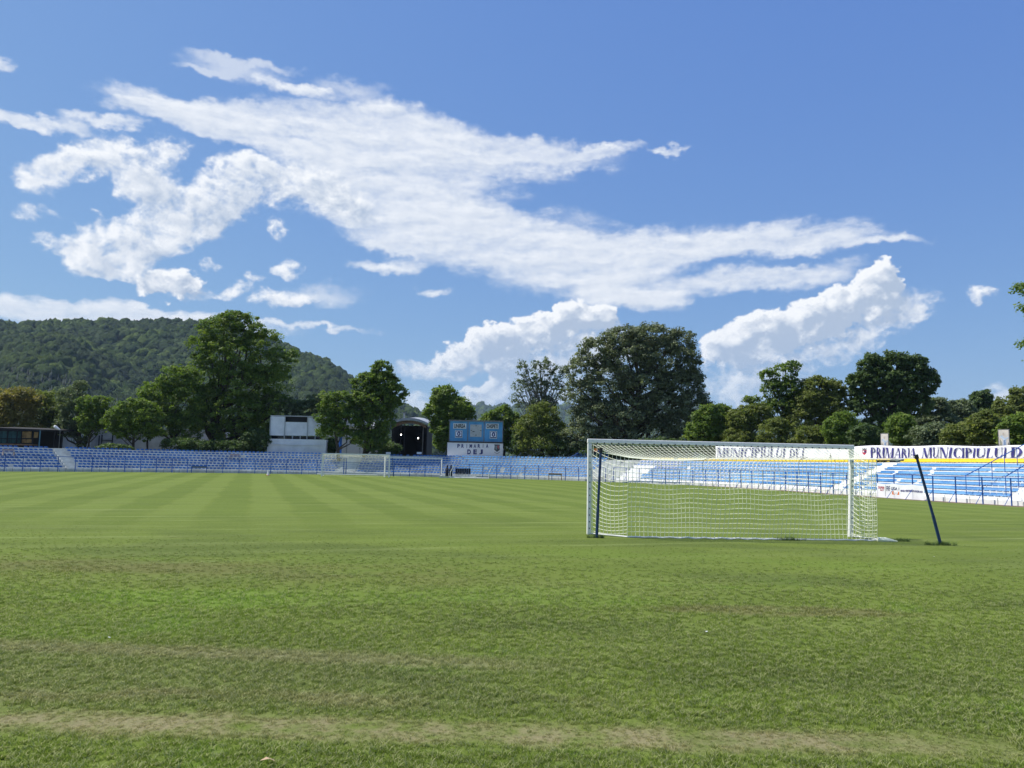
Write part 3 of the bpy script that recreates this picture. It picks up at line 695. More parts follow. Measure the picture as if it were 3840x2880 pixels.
def shield(T, mid, s0, s1, z0, z1):
    def reg(name, poly, m, d):
        mb = MB(); mb.add([bpt(s0+(s1-s0)*x, z0+(z1-z0)*y, d) for x, y in poly], [tuple(range(len(poly)))]); part(name, mb, m, T, mid)
    reg('coat_of_arms', [(0, .7), (0, .25), (.5, 0), (1, .25), (1, .7)], M_red, .02)
    reg('crown', [(.1, .74), (.9, .74), (1, 1), (.75, .88), (.5, 1), (.25, .88), (0, 1)], M_frame, .02)
    reg('shield_field', [(.12, .62), (.12, .4), (.44, .4), (.44, .62)], M_cloth, .028)
    reg('shield_field', [(.56, .32), (.56, .62), (.88, .62), (.88, .32)], M_navy, .028)
shield(T, mid, sb_(3234), sb_(3249), .32, .84)

# the two tall posters standing above the banner
for (x0, x1, y0, y1, lab) in ((3302, 3333, 1626, 1684, 'smaller tall poster of a pale figure above the banner, left one'), (3746, 3783, 1611, 1675, 'larger tall poster of a pale figure above the banner near the right edge')):
    s = s_at((x0+x1)/2, BO+.3, 4.4); p = at(s, BO+.3, 0); Y = p.y
    A, B = W(x0, y1, Y), W(x1, y0, Y); wd = (B-A).x*1.0; h = B.z-A.z; hd = head(s)*.75
    T = thing('poster', lab, 'poster', (A.x+wd/2, Y, A.z), hd, 'posters on frames above the banner'); yy = -.02
    part('sheet_panel', MB().box((0, 0, h/2), (wd*.86, .03, h*.95)), mat('poster_paper', (.72, .64, .56), .7, .1, 2), T)
    bz = A.z-2.0
    for q in (-1, 1): part('post', MB().box((q*wd*.47, .01, h/2-bz/2-.02), (.035, .045, h+bz)), M_frame, T)
    part('rail', MB().box((0, .01, h), (wd, .04, .04)), M_frame, T)
    def fig(poly, m, d):
        mb = MB(); mb.add([((x-.5)*wd*.86, -.018-d, y*h*.95) for x, y in poly], [tuple(range(len(poly)))]); part('printed_figure', mb, m, T)
    fig([(.05, .62), (.35, .72), (.60, .55), (.95, .60), (.98, .52), (.75, .45), (.72, .02), (.35, .02), (.42, .45), (.2, .55)], mat('print_pale_blue', (.55, .62, .72), .7), .002)
    fig([(.08, .5), (.30, .30), (.30, .02), (.05, .02)], mat('print_khaki', (.38, .36, .28), .7), .003)
    fig([(.50, .40), (.68, .44), (.66, .02), (.46, .02)], mat('print_blue', (.25, .33, .5), .7), .005)
    fig([(.4, .82), (.5, .86), (.58, .78), (.52, .68), (.42, .70)], mat('print_skin', (.6, .5, .42), .7), .004)

# advertising sheet on the railing, black sign and bits on the terrace
s0, s1 = s_at(3291), s_at(3473); mid = at((s0+s1)/2, -.05)
T = thing('advertising_banner', 'white advertising sheet with red and orange print tied low on the railing', 'banner', mid)
def apt(s, z, d=0.0):
    top = .98-.05*abs(math.sin((s-s0)*1.9)); return at(s, -.06-.02*math.sin(s*3+z*2)-d, .02+z*top)
st = np.arange(s0, s1, .15); mb = MB(); n = len(st)
for z in np.linspace(0, 1, 6): mb.v += [tuple(apt(s, z)) for s in st]
for j in range(5): mb.f += [(j*n+i, j*n+i+1, (j+1)*n+i+1, (j+1)*n+i) for i in range(n-1)]
o = part('cloth', mb, M_cloth, T, mid); sol = o.modifiers.new('t', 'SOLIDIFY'); sol.thickness = .004
def atext(body, f0, f1, z0, z1, m, bold=.01):
    me = text_mesh(body, 1, 1, 1, m, bold); a_ = np.empty(len(me.vertices)*3); me.vertices.foreach_get('co', a_); a_ = a_.reshape(-1, 3)
    q = [apt(s0+(s1-s0)*(f0+(f1-f0)*x), z0+(z1-z0)*z, .008-.004*y)-mid for x, y, z in a_]
    me.vertices.foreach_set('co', np.array(q).ravel()); me.update(); link('lettering', me, T)
def aquad(name, f0, f1, z0, z1, m, d=.006):
    mb = MB(); mb.add([apt(s0+(s1-s0)*f, z, d) for f, z in ((f0, z0), (f1, z0), (f1, z1), (f0, z1))], [(0, 1, 2, 3)]); part(name, mb, m, T, mid)
atext('SUPER', .035, .17, .62, .80, M_red, .02); atext('BET', .08, .16, .48, .58, M_red)
atext('LIGA 1', .33, .50, .58, .78, M_navy, .02); aquad('logo_block', .34, .50, .26, .48, M_orange); atext('CASA', .37, .48, .31, .43, M_cloth)
atext('MAREA PERFORMANTA INCEPE AICI', .53, .97, .50, .64, M_purple, .02); atext('FRF', .215, .30, .5, .85, M_navy)
aquad('divider', .19, .196, .1, .95, M_frame)
s = s_at(3310, 5.8, 2.5); p = at(s, OFF0+TREAD*7+.1, Z0+RISE*7)
T = thing('bench', 'low black bench at the head of the steps on the yellow row', 'bench', p, head(s))
part('seat', MB().box((0, 0, .15), (1.9, .3, .07)), M_black, T)
for q in (-.8, 0, .8): part('leg', MB().box((q, 0, .056), (.06, .26, .11)), M_black, T)
s = s_at(3121, 6.2, 2.7); p = at(s, OFF0+TREAD*7+.15, Z0+RISE*7+.27)
mb = MB(); mb.tube([(0, 0, 0), (.0, 0, .12), (.02, 0, .3), (0, 0, .5)], [.10, .13, .07, .01], 8)
o = part('potted_cone', mb, M_black, None); o.name = 'pointed_hood'; o.location = p; tag(o, 'small black pointed hood standing on the yellow row behind the crossbar', 'cover')

# ------------------------------------------------------------------ near goal
gL, gR = G(2208, 2005), G(3189, 2015); gd = (gR-gL).normalized(); gb = Vector((gd.y, -gd.x, 0))   # gb: towards the camera, behind the goal
T = thing('football_goal', 'large white football goal with slack net, seen from behind, right of centre', 'goal', gL); O = gL
tL, tR = gL+Vector((.0, 0, 2.44)), gR+Vector((.09, 0, 2.44))
post_r = .06
part('post', MB().box((gL+tL)/2, (.11, .12, 2.44), math.atan2(gd.y, gd.x)), M_white, T, O, .02)
lean = tR-gR; o = part('post', MB().box((0, 0, 0), (.11, .12, 2.44), math.atan2(gd.y, gd.x)), M_white, T, None, .02)
o.location = (gR+tR)/2-O; o.rotation_euler = Vector((0, 0, 1)).rotation_difference(lean).to_euler()
cb = (tL+tR)/2+Vector((0, 0, .06)); part('crossbar', MB().box(cb, ((tR-tL).length+.13, .12, .12), math.atan2(gd.y, gd.x)), M_white, T, O, .02)
# net: corner lines
bTL, bTR = W(2358, 1716, 19.85), W(3288, 1722, 19.9)
bGL, bGR = G(2352, 2017), G(3290, 2030)
twine, rope = .0068, .012
def lerp(a, b, t): return a*(1-t)+b*t
def topback(t):      # back edge of the roof of the net
    p = lerp(bTL, bTR, t); p.z -= .05*math.sin(math.pi*min(1, t*3.0))*(t < .333)+.03*math.sin(math.pi*t); return p
def gndback(t):
    p = lerp(bGL, bGR, t)+gb*(.10*math.sin(math.pi*t)); p.z = .03; return p
def roof(t, v):      # v: 0 crossbar, 1 back edge
    a_ = lerp(tL, tR, t)+Vector((0, 0, .02)); b_ = topback(t); p = lerp(a_, b_, v); p.z -= .14*math.sin(math.pi*v)*(.5+.5*math.sin(math.pi*t)); return p
def back(t, v):      # v: 0 ground, 1 top
    p = lerp(gndback(t), topback(t), v)
    bulge = .10*math.sin(math.pi*v)*math.sin(t*9)+.05*math.sin(t*23+v*4)*math.sin(math.pi*v)+.22*(1-v)**3*math.sin(math.pi*t)
    p -= gb*bulge; p.z += .02*math.sin(t*31)*math.sin(math.pi*v); return p
def side(q, u, v):   # u: 0 post, 1 back corner; v height
    a_ = lerp(gL, tL, v) if q == 0 else lerp(gR, tR, v); b_ = back(float(q), v)
    p = lerp(a_, b_, u); p.z -= (.17*math.sin(math.pi*u)*(.25+.75*math.sin(math.pi*v))) + .10*u*math.sin(math.pi*v); p += gd*(-.05 if q == 0 else .05)*math.sin(math.pi*u)*math.sin(math.pi*v); p.z = max(p.z, .03); return p
net = MB()
NX, NZ, NR, NS = 60, 16, 15, 10
for i in range(NX+1):
    t = i/NX
    net.tube([back(t, k/14) for k in range(15)], twine if 0 < i < NX else rope*.8, 3, False)
    net.tube([roof(t, k/9) for k in range(10)], twine*.75, 3, False)
for j in range(NZ+1): net.tube([back(k/60, j/NZ) for k in range(61)], twine if j < NZ else rope, 3, False)
for j in range(1, NR): net.tube([roof(k/40, j/NR) for k in range(41)], twine*.7, 3, False)
for q in (0, 1):
    for j in range(1, 19): net.tube([side(q, k/10, j/19) for k in range(11)], twine, 3, False)
    for i in range(1, NS+1): net.tube([side(q, i/NS, k/12) for k in range(13)], twine, 3, False)
o = part('net', net, M_net, T, O)
# ground rope and tube along the foot of the net
gr_pts = [gL+Vector((0, 0, .04))]+[gndback(k/30)+Vector((0, 0, .015*math.sin(k*3))) for k in range(31)]+[bGR+gd*.35+gb*.12+Vector((0, 0, .03)), gR+Vector((0, 0, .04))]
part('ground_tube', MB().tube(gr_pts, .022, 6), M_white, T, O)
part('net_bundle', MB().tube([bGR+Vector((0, 0, .05)), bGR+gd*.2+gb*.06+Vector((0, 0, .04)), bGR+gd*.48+gb*.14+Vector((0, 0, .02))], [.06, .07, .01], 7), M_net, T, O)
for i in range(1, 38):
    p = lerp(tL, tR, i/38)+gb*.064+Vector((0, 0, .012)); part('clip', MB().box(p, (.03, .02, .03), math.atan2(gd.y, gd.x)), M_black, T, O)
for i in range(1, 14):
    p = lerp(gL, tL, i/14)+gb*.064; part('clip', MB().box(p, (.02, .02, .03), math.atan2(gd.y, gd.x)), M_black, T, O)
    p = lerp(gR, tR, i/14)+gb*.064; part('clip', MB().box(p, (.02, .02, .03), math.atan2(gd.y, gd.x)), M_black, T, O)
# net poles
def npole(px0, py0, px1, py1, dY, lab, r):
    g0 = G(px0, py0); t0 = W(px1, py1, g0.y+dY); T2 = thing('net_pole', lab, 'pole', g0, group='blue poles that hold up the goal net')
    part('pole', MB().tube([g0-Vector((0, 0, .05)), lerp(g0, t0, .33), lerp(g0, t0, .335), t0], [r*1.15, r*1.15, r, r], 10), M_netpole, T2, g0)
    part('top_cap', MB().tube([t0-(t0-g0).normalized()*.06, t0+(t0-g0).normalized()*.05], r*1.5, 10), M_black, T2, g0)
    return g0, t0
pl0, pl1 = npole(2237, 2018, 2253, 1688, .05, 'upright dark blue pole just behind the left post of the near goal', .034)
pr0, pr1 = npole(3530, 2045, 3437, 1712, .0, 'leaning dark blue pole standing alone right of the near goal', .034)
part('guy_rope', MB().tube([topback(0), pl1-Vector((0, 0, .05))], .008, 4), M_net, T, O)
part('guy_rope', MB().tube([topback(1), topback(1)+(pr1-topback(1))*.5-Vector((0, 0, .06)), pr1], .007, 4), M_net, T, O)
mb = MB(); c0 = tL+Vector((.16, -.05, -.18)); mb.box(c0, (.09, .05, .09), .3); part('tag', mb, M_orange, T, O)
for px in (2633, 2994):
    a_ = W(px, 1724, 19.6); part('loose_cord', MB().tube([a_+gd*.25+Vector((0, 0, .07)), a_+gd*.05, a_-Vector((0, 0, .12)), a_-Vector((-.02, 0, .36))], .006, 4), M_black, T, O)
# taller grass at the pole feet and along the net foot
tg = tuft(5, 26, .13); pts = []; scs = []
for c, n_, sx, sy in ((pr0, 46, .20, .06), (pl0, 18, .12, .04), (gndback(.62), 34, .22, .05), (bGR+gd*.75, 12, .09, .04)):
    for k in range(n_): pts.append((c.x+rnd.gauss(0, sx), c.y+rnd.gauss(0, sy), .004)); scs.append(rnd.uniform(.4, 1.0))
M_rank = bpy.data.materials.new('rank_grass'); M_rank.use_nodes = True
M_rank.node_tree.nodes['Principled BSDF'].inputs['Base Color'].default_value = (.09, .15, .03, 1); M_rank.node_tree.nodes['Principled BSDF'].inputs['Roughness'].default_value = .8
o = scatter('long_grass', pts, scs, tg, M_rank, 3); tag(o, kind='stuff')

# ------------------------------------------------------------------ far goals
def far_goal(xl, yl, xr, yr, h, lab, net_on, depth=1.6):
    a_, b_ = G(xl, yl), G(xr, yr); d = (b_-a_).normalized(); n_ = Vector((-d.y, d.x, 0)); O = a_
    T = thing('football_goal', lab, 'goal', a_); up = Vector((0, 0, h)); an = math.atan2(d.y, d.x)
    part('post', MB().box((a_+a_+up)/2, (.12, .12, h), an), M_white, T, O); part('post', MB().box((b_+b_+up)/2, (.12, .12, h), an), M_white, T, O)
    part('crossbar', MB().box((a_+b_)/2+up+Vector((0, 0, .06)), ((b_-a_).length+.12, .12, .12), an), M_white, T, O)
    if net_on:
        f = MB(); L = (b_-a_).length
        for q in (a_, b_):
            part('side_frame', MB().tube([q+up, q+up*.92+n_*.7, q+up*.72+n_*1.0, q+n_*depth+Vector((0, 0, .05)), q+Vector((0, 0, .05))], .035, 6), M_white, T, O)
        part('base_bar', MB().tube([a_+n_*depth*.0+Vector((0, 0, .24))-d*.5, lerp(a_, b_, .83)+Vector((0, 0, .24))], .055, 6), M_white, T, O)
        net = MB()
        def surf(t, v):
            p = lerp(a_, b_, t); pr = [(0, 1), (.7, .90), (1.0, .7), (depth, 0)]
            x = v*3; i = min(2, int(x)); fr = x-i; oo = pr[i][0]*(1-fr)+pr[i+1][0]*fr; zz = pr[i][1]*(1-fr)+pr[i+1][1]*fr
            return p+n_*oo+Vector((0, 0, h*zz-.08*math.sin(math.pi*t)*math.sin(math.pi*v)+.03))
        for i in range(49): net.tube([surf(i/48, k/9) for k in range(10)], .006, 3, False)
        for j in range(22): net.tube([surf(k/12, j/21) for k in range(13)], .006, 3, False)
        for q in (a_, b_):
            for i in range(1, 12):
                z = h*i/12; net.tube([q+Vector((0, 0, z)), q+n_*(1.0-.0*z)+Vector((0, 0, z*.8))], .006, 3, False)
        part('net', net, M_net, T, O)
    return T
far_goal(1206, 1786, 1458, 1790.5, 2.44, 'far white football goal with a net, between press box and pavilion', True)
far_goal(1442, 1789, 1655, 1789, 2.2, 'bare far goal frame without a net, overlapping the netted goal', False)
p = G(1475, 1788); T = thing('flag_pole', 'short dark pole standing beside the right post of the netted far goal', 'pole', p)
part('pole', MB().tube([p, p+Vector((-.18, 0, 2.3))], .035, 6), M_netpole, T, p); part('cap', MB().tube([p+Vector((-.18, 0, 2.3)), p+Vector((-.19, 0, 2.36))], .05, 6), M_black, T, p)
# small white cone at the edge of the pitch
p = G(1005, 1783); T = thing('marker_cone', 'small white marker cone standing at the far edge of the grass', 'cone', p)
part('cone', MB().tube([p, p+Vector((0, 0, .25)), p+Vector((0, 0, .62))], [.17, .12, .04], 10), M_white, T, p); part('base', MB().box(p+Vector((0, 0, .02)), (.42, .42, .04)), M_orange, T, p)

# team shelter with dark seats
a_ = G(1688, 1793); b_ = G(1834, 1796); a_.y = b_.y = (a_.y+b_.y)/2; Yd = a_.y; L = (b_-a_).x
T = thing('team_shelter', 'open white-framed team shelter with black seats below the scoreboard', 'shelter', a_)
def q3(px, py, dy=0.0): return W(px, py, Yd+dy)
part('base_bar', MB().tube([a_+Vector((0, 0, .08)), b_+Vector((0, 0, .08))], .07, 6), M_white, T, a_)
for xo in (1688, 1833):
    part('side_frame', MB().tube([q3(xo, 1790), q3(xo+1, 1770), q3(xo+13, 1749), q3(xo+14, 1749, 1.2)], .05, 6), M_white, T, a_)
part('rear_bar', MB().tube([q3(1702, 1749, 1.2), q3(1847, 1751, 1.2)], .03, 6), M_steel, T, a_)
for i in range(7):
    x = 1708+i*8.2; c = (q3(x, 1768, 1.0)+q3(x+7, 1768, 1.0))/2
    part('seat', MB().box(q3(x+3.5, 1778, .8), (.22, .4, .06)), M_black, T, a_)
    part('seat_back', MB().box(c+Vector((0, .1, .05)), (.24, .05, .62), rx=-.15), M_black, T, a_)
for x in (1720, 1733, 1746): part('leg', MB().box(q3(x, 1781, .7), (.05, .05, .5)), M_steel, T, a_)
part('platform', MB().box((q3(1717, 1793, .9)+q3(1717, 1786, .9))/2, (L*.95, 1.4, .28)), M_conc, T, a_)
for x, lab in ((1676, 'left one of two dark upright covered bundles beside the shelter'), (1690, 'right one of two dark upright covered bundles beside the shelter')):
    p = q3(x, 1785, .3); o = part('covered_bundle', MB().tube([(0, 0, 0), (0, 0, .75), (.02, 0, .95), (.03, 0, 1.0), (.02, 0, 1.2), (.02, 0, 1.28)], [.19, .2, .12, .09, .11, .04], 9), mat('dark_tarp', (.012, .015, .035), .7, .2), None)
    o.location = p; tag(o, lab, 'bundle', 'dark bundles by the team shelter')

# ------------------------------------------------------------------ scoreboard
def bx(px0, py0, px1, py1, Y, dep, T, name, m, O, d=0.0, bevel=0):
    A, B = W(px0, py1, Y-d), W(px1, py0, Y-d)
    A2 = W(px1, py1, Y-d); c = Vector(((A.x+B.x)/2, Y-d+dep/2, (A2.z+B.z+A.z+W(px0, py0, Y-d).z)/4)); h = ((B.z-A2.z)+(W(px0, py0, Y-d).z-A.z))/2
    return part(name, MB().box(c, (abs(A2.x-A.x), dep, h), 0), m, T, O, bevel)
YS = 102.0
p = W(1783, 1712, YS); p.z = 0; T = thing('scoreboard', 'light blue scoreboard reading UNIREA 0 OASPETI 0 with a square clock', 'scoreboard', p); O = p
bx(1686, 1581, 1885, 1656, YS, 1.2, T, 'cabinet', M_board, O)
bx(1682, 1576, 1888, 1580.5, YS, 1.5, T, 'roof', M_frame, O, .15)
for x in (1684, 1753, 1813.5, 1884): bx(x, 1581, x+3, 1656, YS, .1, T, 'frame_bar', M_frame, O, .06)
bx(1686, 1655, 1887, 1658, YS, .3, T, 'frame_bar', M_frame, O, .08)
for x0, x1, y0, y1, txt in ((1699.5, 1748.5, 1587.5, 1607.5, 'UNIREA'), (1822, 1870, 1588.5, 1608.5, 'OASPETI')):
    bx(x0, y0, x1, y1, YS, .05, T, 'name_plate', M_cream, O, .06); A = W(x0+3, y1-3, YS-.068); B = W(x1-3, y0+3, YS-.068)
    link('lettering', text_mesh(txt, B.x-A.x, B.z-A.z, .012, M_black, .03), T, A-O)
for x0, y0 in ((1706.5, 1614), (1836.5, 1617)):
    bx(x0, y0, x0+27.5, y0+27.5, YS, .05, T, 'digit_surround', M_cream, O, .06); bx(x0+2, y0+2, x0+25.5, y0+25.5, YS, .05, T, 'digit_frame', M_navy, O, .07)
    bx(x0+4, y0+4, x0+23.5, y0+22, YS, .05, T, 'digit_card', mat('white_card', (.85, .85, .9), .6), O, .08); A = W(x0+7.5, y0+20.5, YS-.09); B = W(x0+20.5, y0+4.5, YS-.09)
    link('digit', text_mesh('0', B.x-A.x, B.z-A.z, .012, M_navy, .045, 'digit'), T, A-O)
bx(1763, 1592, 1806, 1638, YS, .05, T, 'clock_face', mat('clock_grey', (.42, .43, .42), .6, .08, 3), O, .06)
for x0, y0, x1, y1 in ((1784.5, 1593.5, 1786.5, 1599), (1784, 1629, 1786, 1635), (1765, 1613, 1770, 1614.8), (1800, 1613, 1805, 1614.8)): bx(x0, y0, x1, y1, YS, .02, T, 'clock_mark', M_black, O, .075)
for an in range(12):
    if an % 3: bx(1785+17*math.sin(an*math.pi/6)-.7, 1614-18*math.cos(an*math.pi/6)-1, 1785+17*math.sin(an*math.pi/6)+.7, 1614-18*math.cos(an*math.pi/6)+1, YS, .02, T, 'clock_mark', M_frame, O, .075)
bx(1772, 1617, 1779.5, 1620, YS, .03, T, 'clock_hand', M_black, O, .085)
p2 = W(1782, 1714, YS-.4); p2.z = 0; T = thing('sign_board', 'white board lettered PRIMARIA DEJ with a coat of arms under the scoreboard', 'sign', p2); O = p2; YB = YS-.4
bx(1677, 1661, 1886, 1712, YB, .5, T, 'panel', mat('white_board', (.66, .66, .68), .6, .05, .8), O)
bx(1675, 1657.5, 1889, 1660, YB, .8, T, 'ledge', M_dark, O, .1)
bx(1675, 1661, 1677, 1712, YB, .5, T, 'edge_bar', M_black, O, .03)
for txt, x0, x1, y0, y1 in (('PRIMARIA', 1712, 1834.5, 1665.5, 1679.5), ('DEJ', 1748, 1815, 1685.5, 1703.5)):
    n_ = len(txt)
    for i, c in enumerate(txt):
        cw = (x1-x0)/n_; f = .62 if c != 'I' else .12
        xa = x0+cw*(i+.5)-cw*f/2; A = W(xa, y1, YB-.004); B = W(xa+cw*f, y0, YB-.004)
        link('letter', text_mesh(c, B.x-A.x, B.z-A.z, .02, M_navy, .035 if txt == 'PRIMARIA' else .05, 'letter'), T, A-O)
A = W(1853, 1697, YB-.005); B = W(1875, 1667, YB-.005); sw, sh = (B-A).x, (B-A).z
def em(name, poly, m, d):
    mb = MB(); n_ = len(poly); fr = [(A.x+x*sw, A.y-d, A.z+y*sh) for x, y in poly]; bk = [(x, y+.02+d, z) for x, y, z in fr]
    mb.add(fr+bk, [tuple(range(n_)), tuple(range(2*n_-1, n_-1, -1))]+[(i, n_+i, n_+(i+1) % n_, (i+1) % n_) for i in range(n_)]); part(name, mb, m, T, O)
em('coat_of_arms', [(0, .35), (.5, .08), (1, .35), (.93, .8), (1, 1), (0, 1), (.07, .8)], mat('arms_dark', (.06, .07, .08), .6), .01)
em('shield_field', [(.2, .45), (.45, .3), (.45, .85), (.2, .85)], mat('arms_grey', (.22, .26, .27), .6), .02)
em('shield_field', [(.55, .6), (.85, .42), (.85, .88), (.55, .88)], mat('arms_rose', (.42, .12, .12), .6), .02)
em('ribbon', [(0, .12), (.5, -.12), (1, .12), (1, .05), (.5, -.2), (0, .05)], M_frame, .01)

# ------------------------------------------------------------------ buildings behind the terrace
YP = 103.0
p = W(1110, 1700, YP); p.z = 0; T = thing('press_box', 'white press box with dark window strip behind the shaded terrace', 'building', p); O = p
bx(1001, 1647, 1221, 1715, YP, 3.5, T, 'lower_wall', M_wallw, O, .5); bx(1001, 1666, 1221, 1668.5, YP, .2, T, 'ledge', M_wallw, O, .66)
for i, (x0, x1, y0, y1) in enumerate(((1015, 1066, 1562, 1633), (1068, 1151, 1583, 1633.5), (1154, 1210, 1566, 1634))): bx(x0, y0, x1, y1, YP, .2, T, 'wall_panel', M_wallw, O)
bx(1068, 1563, 1151, 1582, YP, .2, T, 'wall_panel', M_dark, O, -.3)
bx(1015, 1635, 1210, 1646, YP, .1, T, 'window_strip', M_glass, O, -1.2); bx(1014, 1559, 1211, 1562, YP, 3.2, T, 'roof', M_metalr, O)
for x in (1011, 1066, 1095, 1124, 1151, 1180, 1209): bx(x, 1562 if x in (1011, 1066, 1151, 1209) else 1633, x+2.6, 1647, YP, .15, T, 'mullion', M_steel, O, .1)
for x0, x1, y in ((1012, 1034, 1643), (1072, 1096, 1638), (1098, 1122, 1639), (1126, 1150, 1638), (1156, 1184, 1638), (1186, 1206, 1643)): bx(x0, y, x1, 1647, YP, .2, T, 'desk_screen', M_black, O, -.4)
def building(lab, cat, Y, rects, name='building', origin=None):
    x0, y0, x1, y1 = rects[0][:4]; p = W((x0+x1)/2, y1, Y); p.z = 0; T = thing(name, lab, cat, p)
    for (x0, y0, x1, y1, dep, nm, m, d) in rects: bx(x0, y0, x1, y1, Y, dep, T, nm, m, p, d)
    return T
building('pale grey block with a flat coping beside the willow, far left', 'building', 112, [(231, 1610, 286, 1700, 4, 'wall', M_wallw, 0), (229, 1603, 288, 1609.5, 4.3, 'coping', M_wall, .15)])
building('long low grey building behind the trees on the left', 'building', 116, [(333, 1612, 730, 1705, 6, 'wall', M_wall, 0), (330, 1606, 733, 1611.5, 6.6, 'coping', M_metalr, .3), (368, 1633, 371, 1700, .1, 'drainpipe', M_dark, .12), (378, 1630, 381, 1700, .1, 'door_post', M_dark, .12), (418, 1632, 421, 1700, .1, 'door_post', M_dark, .12), (382, 1650, 417, 1652, .1, 'door_rail', M_dark, .12)])
building('white shed with a light wall glimpsed between the acacia trunks', 'shed', 122, [(792, 1583, 850, 1628, 5, 'wall', M_wallw, 0), (786, 1575, 856, 1583, 5.6, 'roof', M_metalr, .3), (811, 1630, 846, 1652, .1, 'door', M_brown, .1), (822, 1583, 824, 1655, .12, 'drainpipe', M_steel, .12), (792, 1628, 850, 1700, 5, 'plinth', M_wall, 0)])
building('white marquee behind the press box, seen through the leaning tree', 'marquee', 118, [(1222, 1600, 1395, 1705, 8, 'side_wall', mat('marquee_canvas', (.72, .70, .66), .8, .05, .6), 0), (1222, 1642, 1395, 1644, .1, 'seam', M_steel, .1), (1257, 1600, 1259, 1705, .1, 'pole', M_steel, .12), (1300, 1600, 1302, 1705, .1, 'pole', M_steel, .12), (1350, 1600, 1352, 1705, .1, 'pole', M_steel, .12)])
T = [o for o in bpy.data.objects if o.name == 'marquee' or o.get('category') == 'marquee'][0]; O = T.location
A, B, C = W(1218, 1600, 117.5), W(1315, 1533, 117.5), W(1400, 1600, 117.5); mb = MB()
mb.add([A, B, C, A+Vector((0, 9, 0)), B+Vector((0, 9, 0)), C+Vector((0, 9, 0))], [(0, 2, 1), (3, 4, 5), (0, 1, 4, 3), (1, 2, 5, 4), (0, 3, 5, 2)]); part('roof', mb, MATS['marquee_canvas'], T, O)
# curved-roof pavilion
YV = 120.0; p = W(1532, 1700, YV); p.z = 0; T = thing('pavilion', 'open dark pavilion with an arched brown roof edge and two lit bulbs', 'pavilion', p); O = p
def arcpts(y_c, y_e, x0=1470, x1=1600, n=16): return [W(x0+(x1-x0)*i/n, y_c+(y_e-y_c)*abs(i/n*2-1)**2, YV) for i in range(n+1)]
up, lo = arcpts(1577, 1596), arcpts(1587, 1608); mb = MB(); n = len(up)
mb.v += [tuple(q) for q in up+lo]+[tuple(q+Vector((0, .25, 0))) for q in up+lo]
mb.f += [(n+i, n+i+1, i+1, i) for i in range(n-1)]+[(2*n+i, 2*n+i+1, i+1, i) for i in range(n-1)]+[(n+i, n+i+1, 3*n+i+1, 3*n+i) for i in range(n-1)]
part('fascia', mb, M_brown, T, O)
r0, r1 = arcpts(1567, 1590, 1458, 1612), arcpts(1576, 1596, 1458, 1612); mb = MB()
mb.v += [tuple(q+Vector((0, -.3, 0))) for q in r0+r1]+[tuple(q+Vector((0, 9, .6))) for q in r0+r1]
mb.f += [(n+i, n+i+1, i+1, i) for i in range(n-1)]+[(2*n+i, 2*n+i+1, i+1, i) for i in range(n-1)]+[(n+i, n+i+1, 3*n+i+1, 3*n+i) for i in range(n-1)]
part('roof', mb, M_metalr, T, O)
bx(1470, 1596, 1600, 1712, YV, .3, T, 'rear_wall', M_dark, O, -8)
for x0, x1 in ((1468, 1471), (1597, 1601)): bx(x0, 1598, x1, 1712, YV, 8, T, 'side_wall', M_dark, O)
for x in (1501, 1514, 1612-28): bx(x, 1590, x+3, 1712, YV, .25, T, 'column', M_frame if x > 1580 else M_dark, O, -.4)
bx(1512, 1549, 1517, 1568, YV, .5, T, 'flue', M_steel, O, -2); bx(1510, 1546, 1519, 1550, YV, .8, T, 'flue_cap', M_frame, O, -2)
M_bulb = bpy.data.materials.new('lit_bulb'); M_bulb.use_nodes = True; b_ = M_bulb.node_tree.nodes['Principled BSDF']; b_.inputs['Emission Color'].default_value = (1, .95, .85, 1); b_.inputs['Emission Strength'].default_value = 6
for (x, y) in ((1504, 1630), (1568, 1643)):
    c = W(x, y, YV-.5); mb = MB().tube([c-Vector((0, 0, .13)), c-Vector((0, 0, .06)), c+Vector((0, 0, .06)), c+Vector((0, 0, .13))], [.02, .085, .085, .02], 8); part('bulb', mb, M_bulb, T, O)
    part('cable', MB().tube([c+Vector((0, 0, .13)), c+Vector((0, 0, 1.6))], .015, 4), M_black, T, O)
for x in (1456, 1572): 
    p = W(x, 1699, 101); T2 = thing('notice_board', 'small grey board low behind the top seats, '+('left of the pavilion' if x == 1456 else 'in front of the pavilion'), 'board', p); part('panel', MB().box(p, (.62, .05, .26)), M_wallw, T2, p); part('leg', MB().box(p-Vector((0, -.04, .3)), (.05, .04, .6)), M_frame, T2, p)
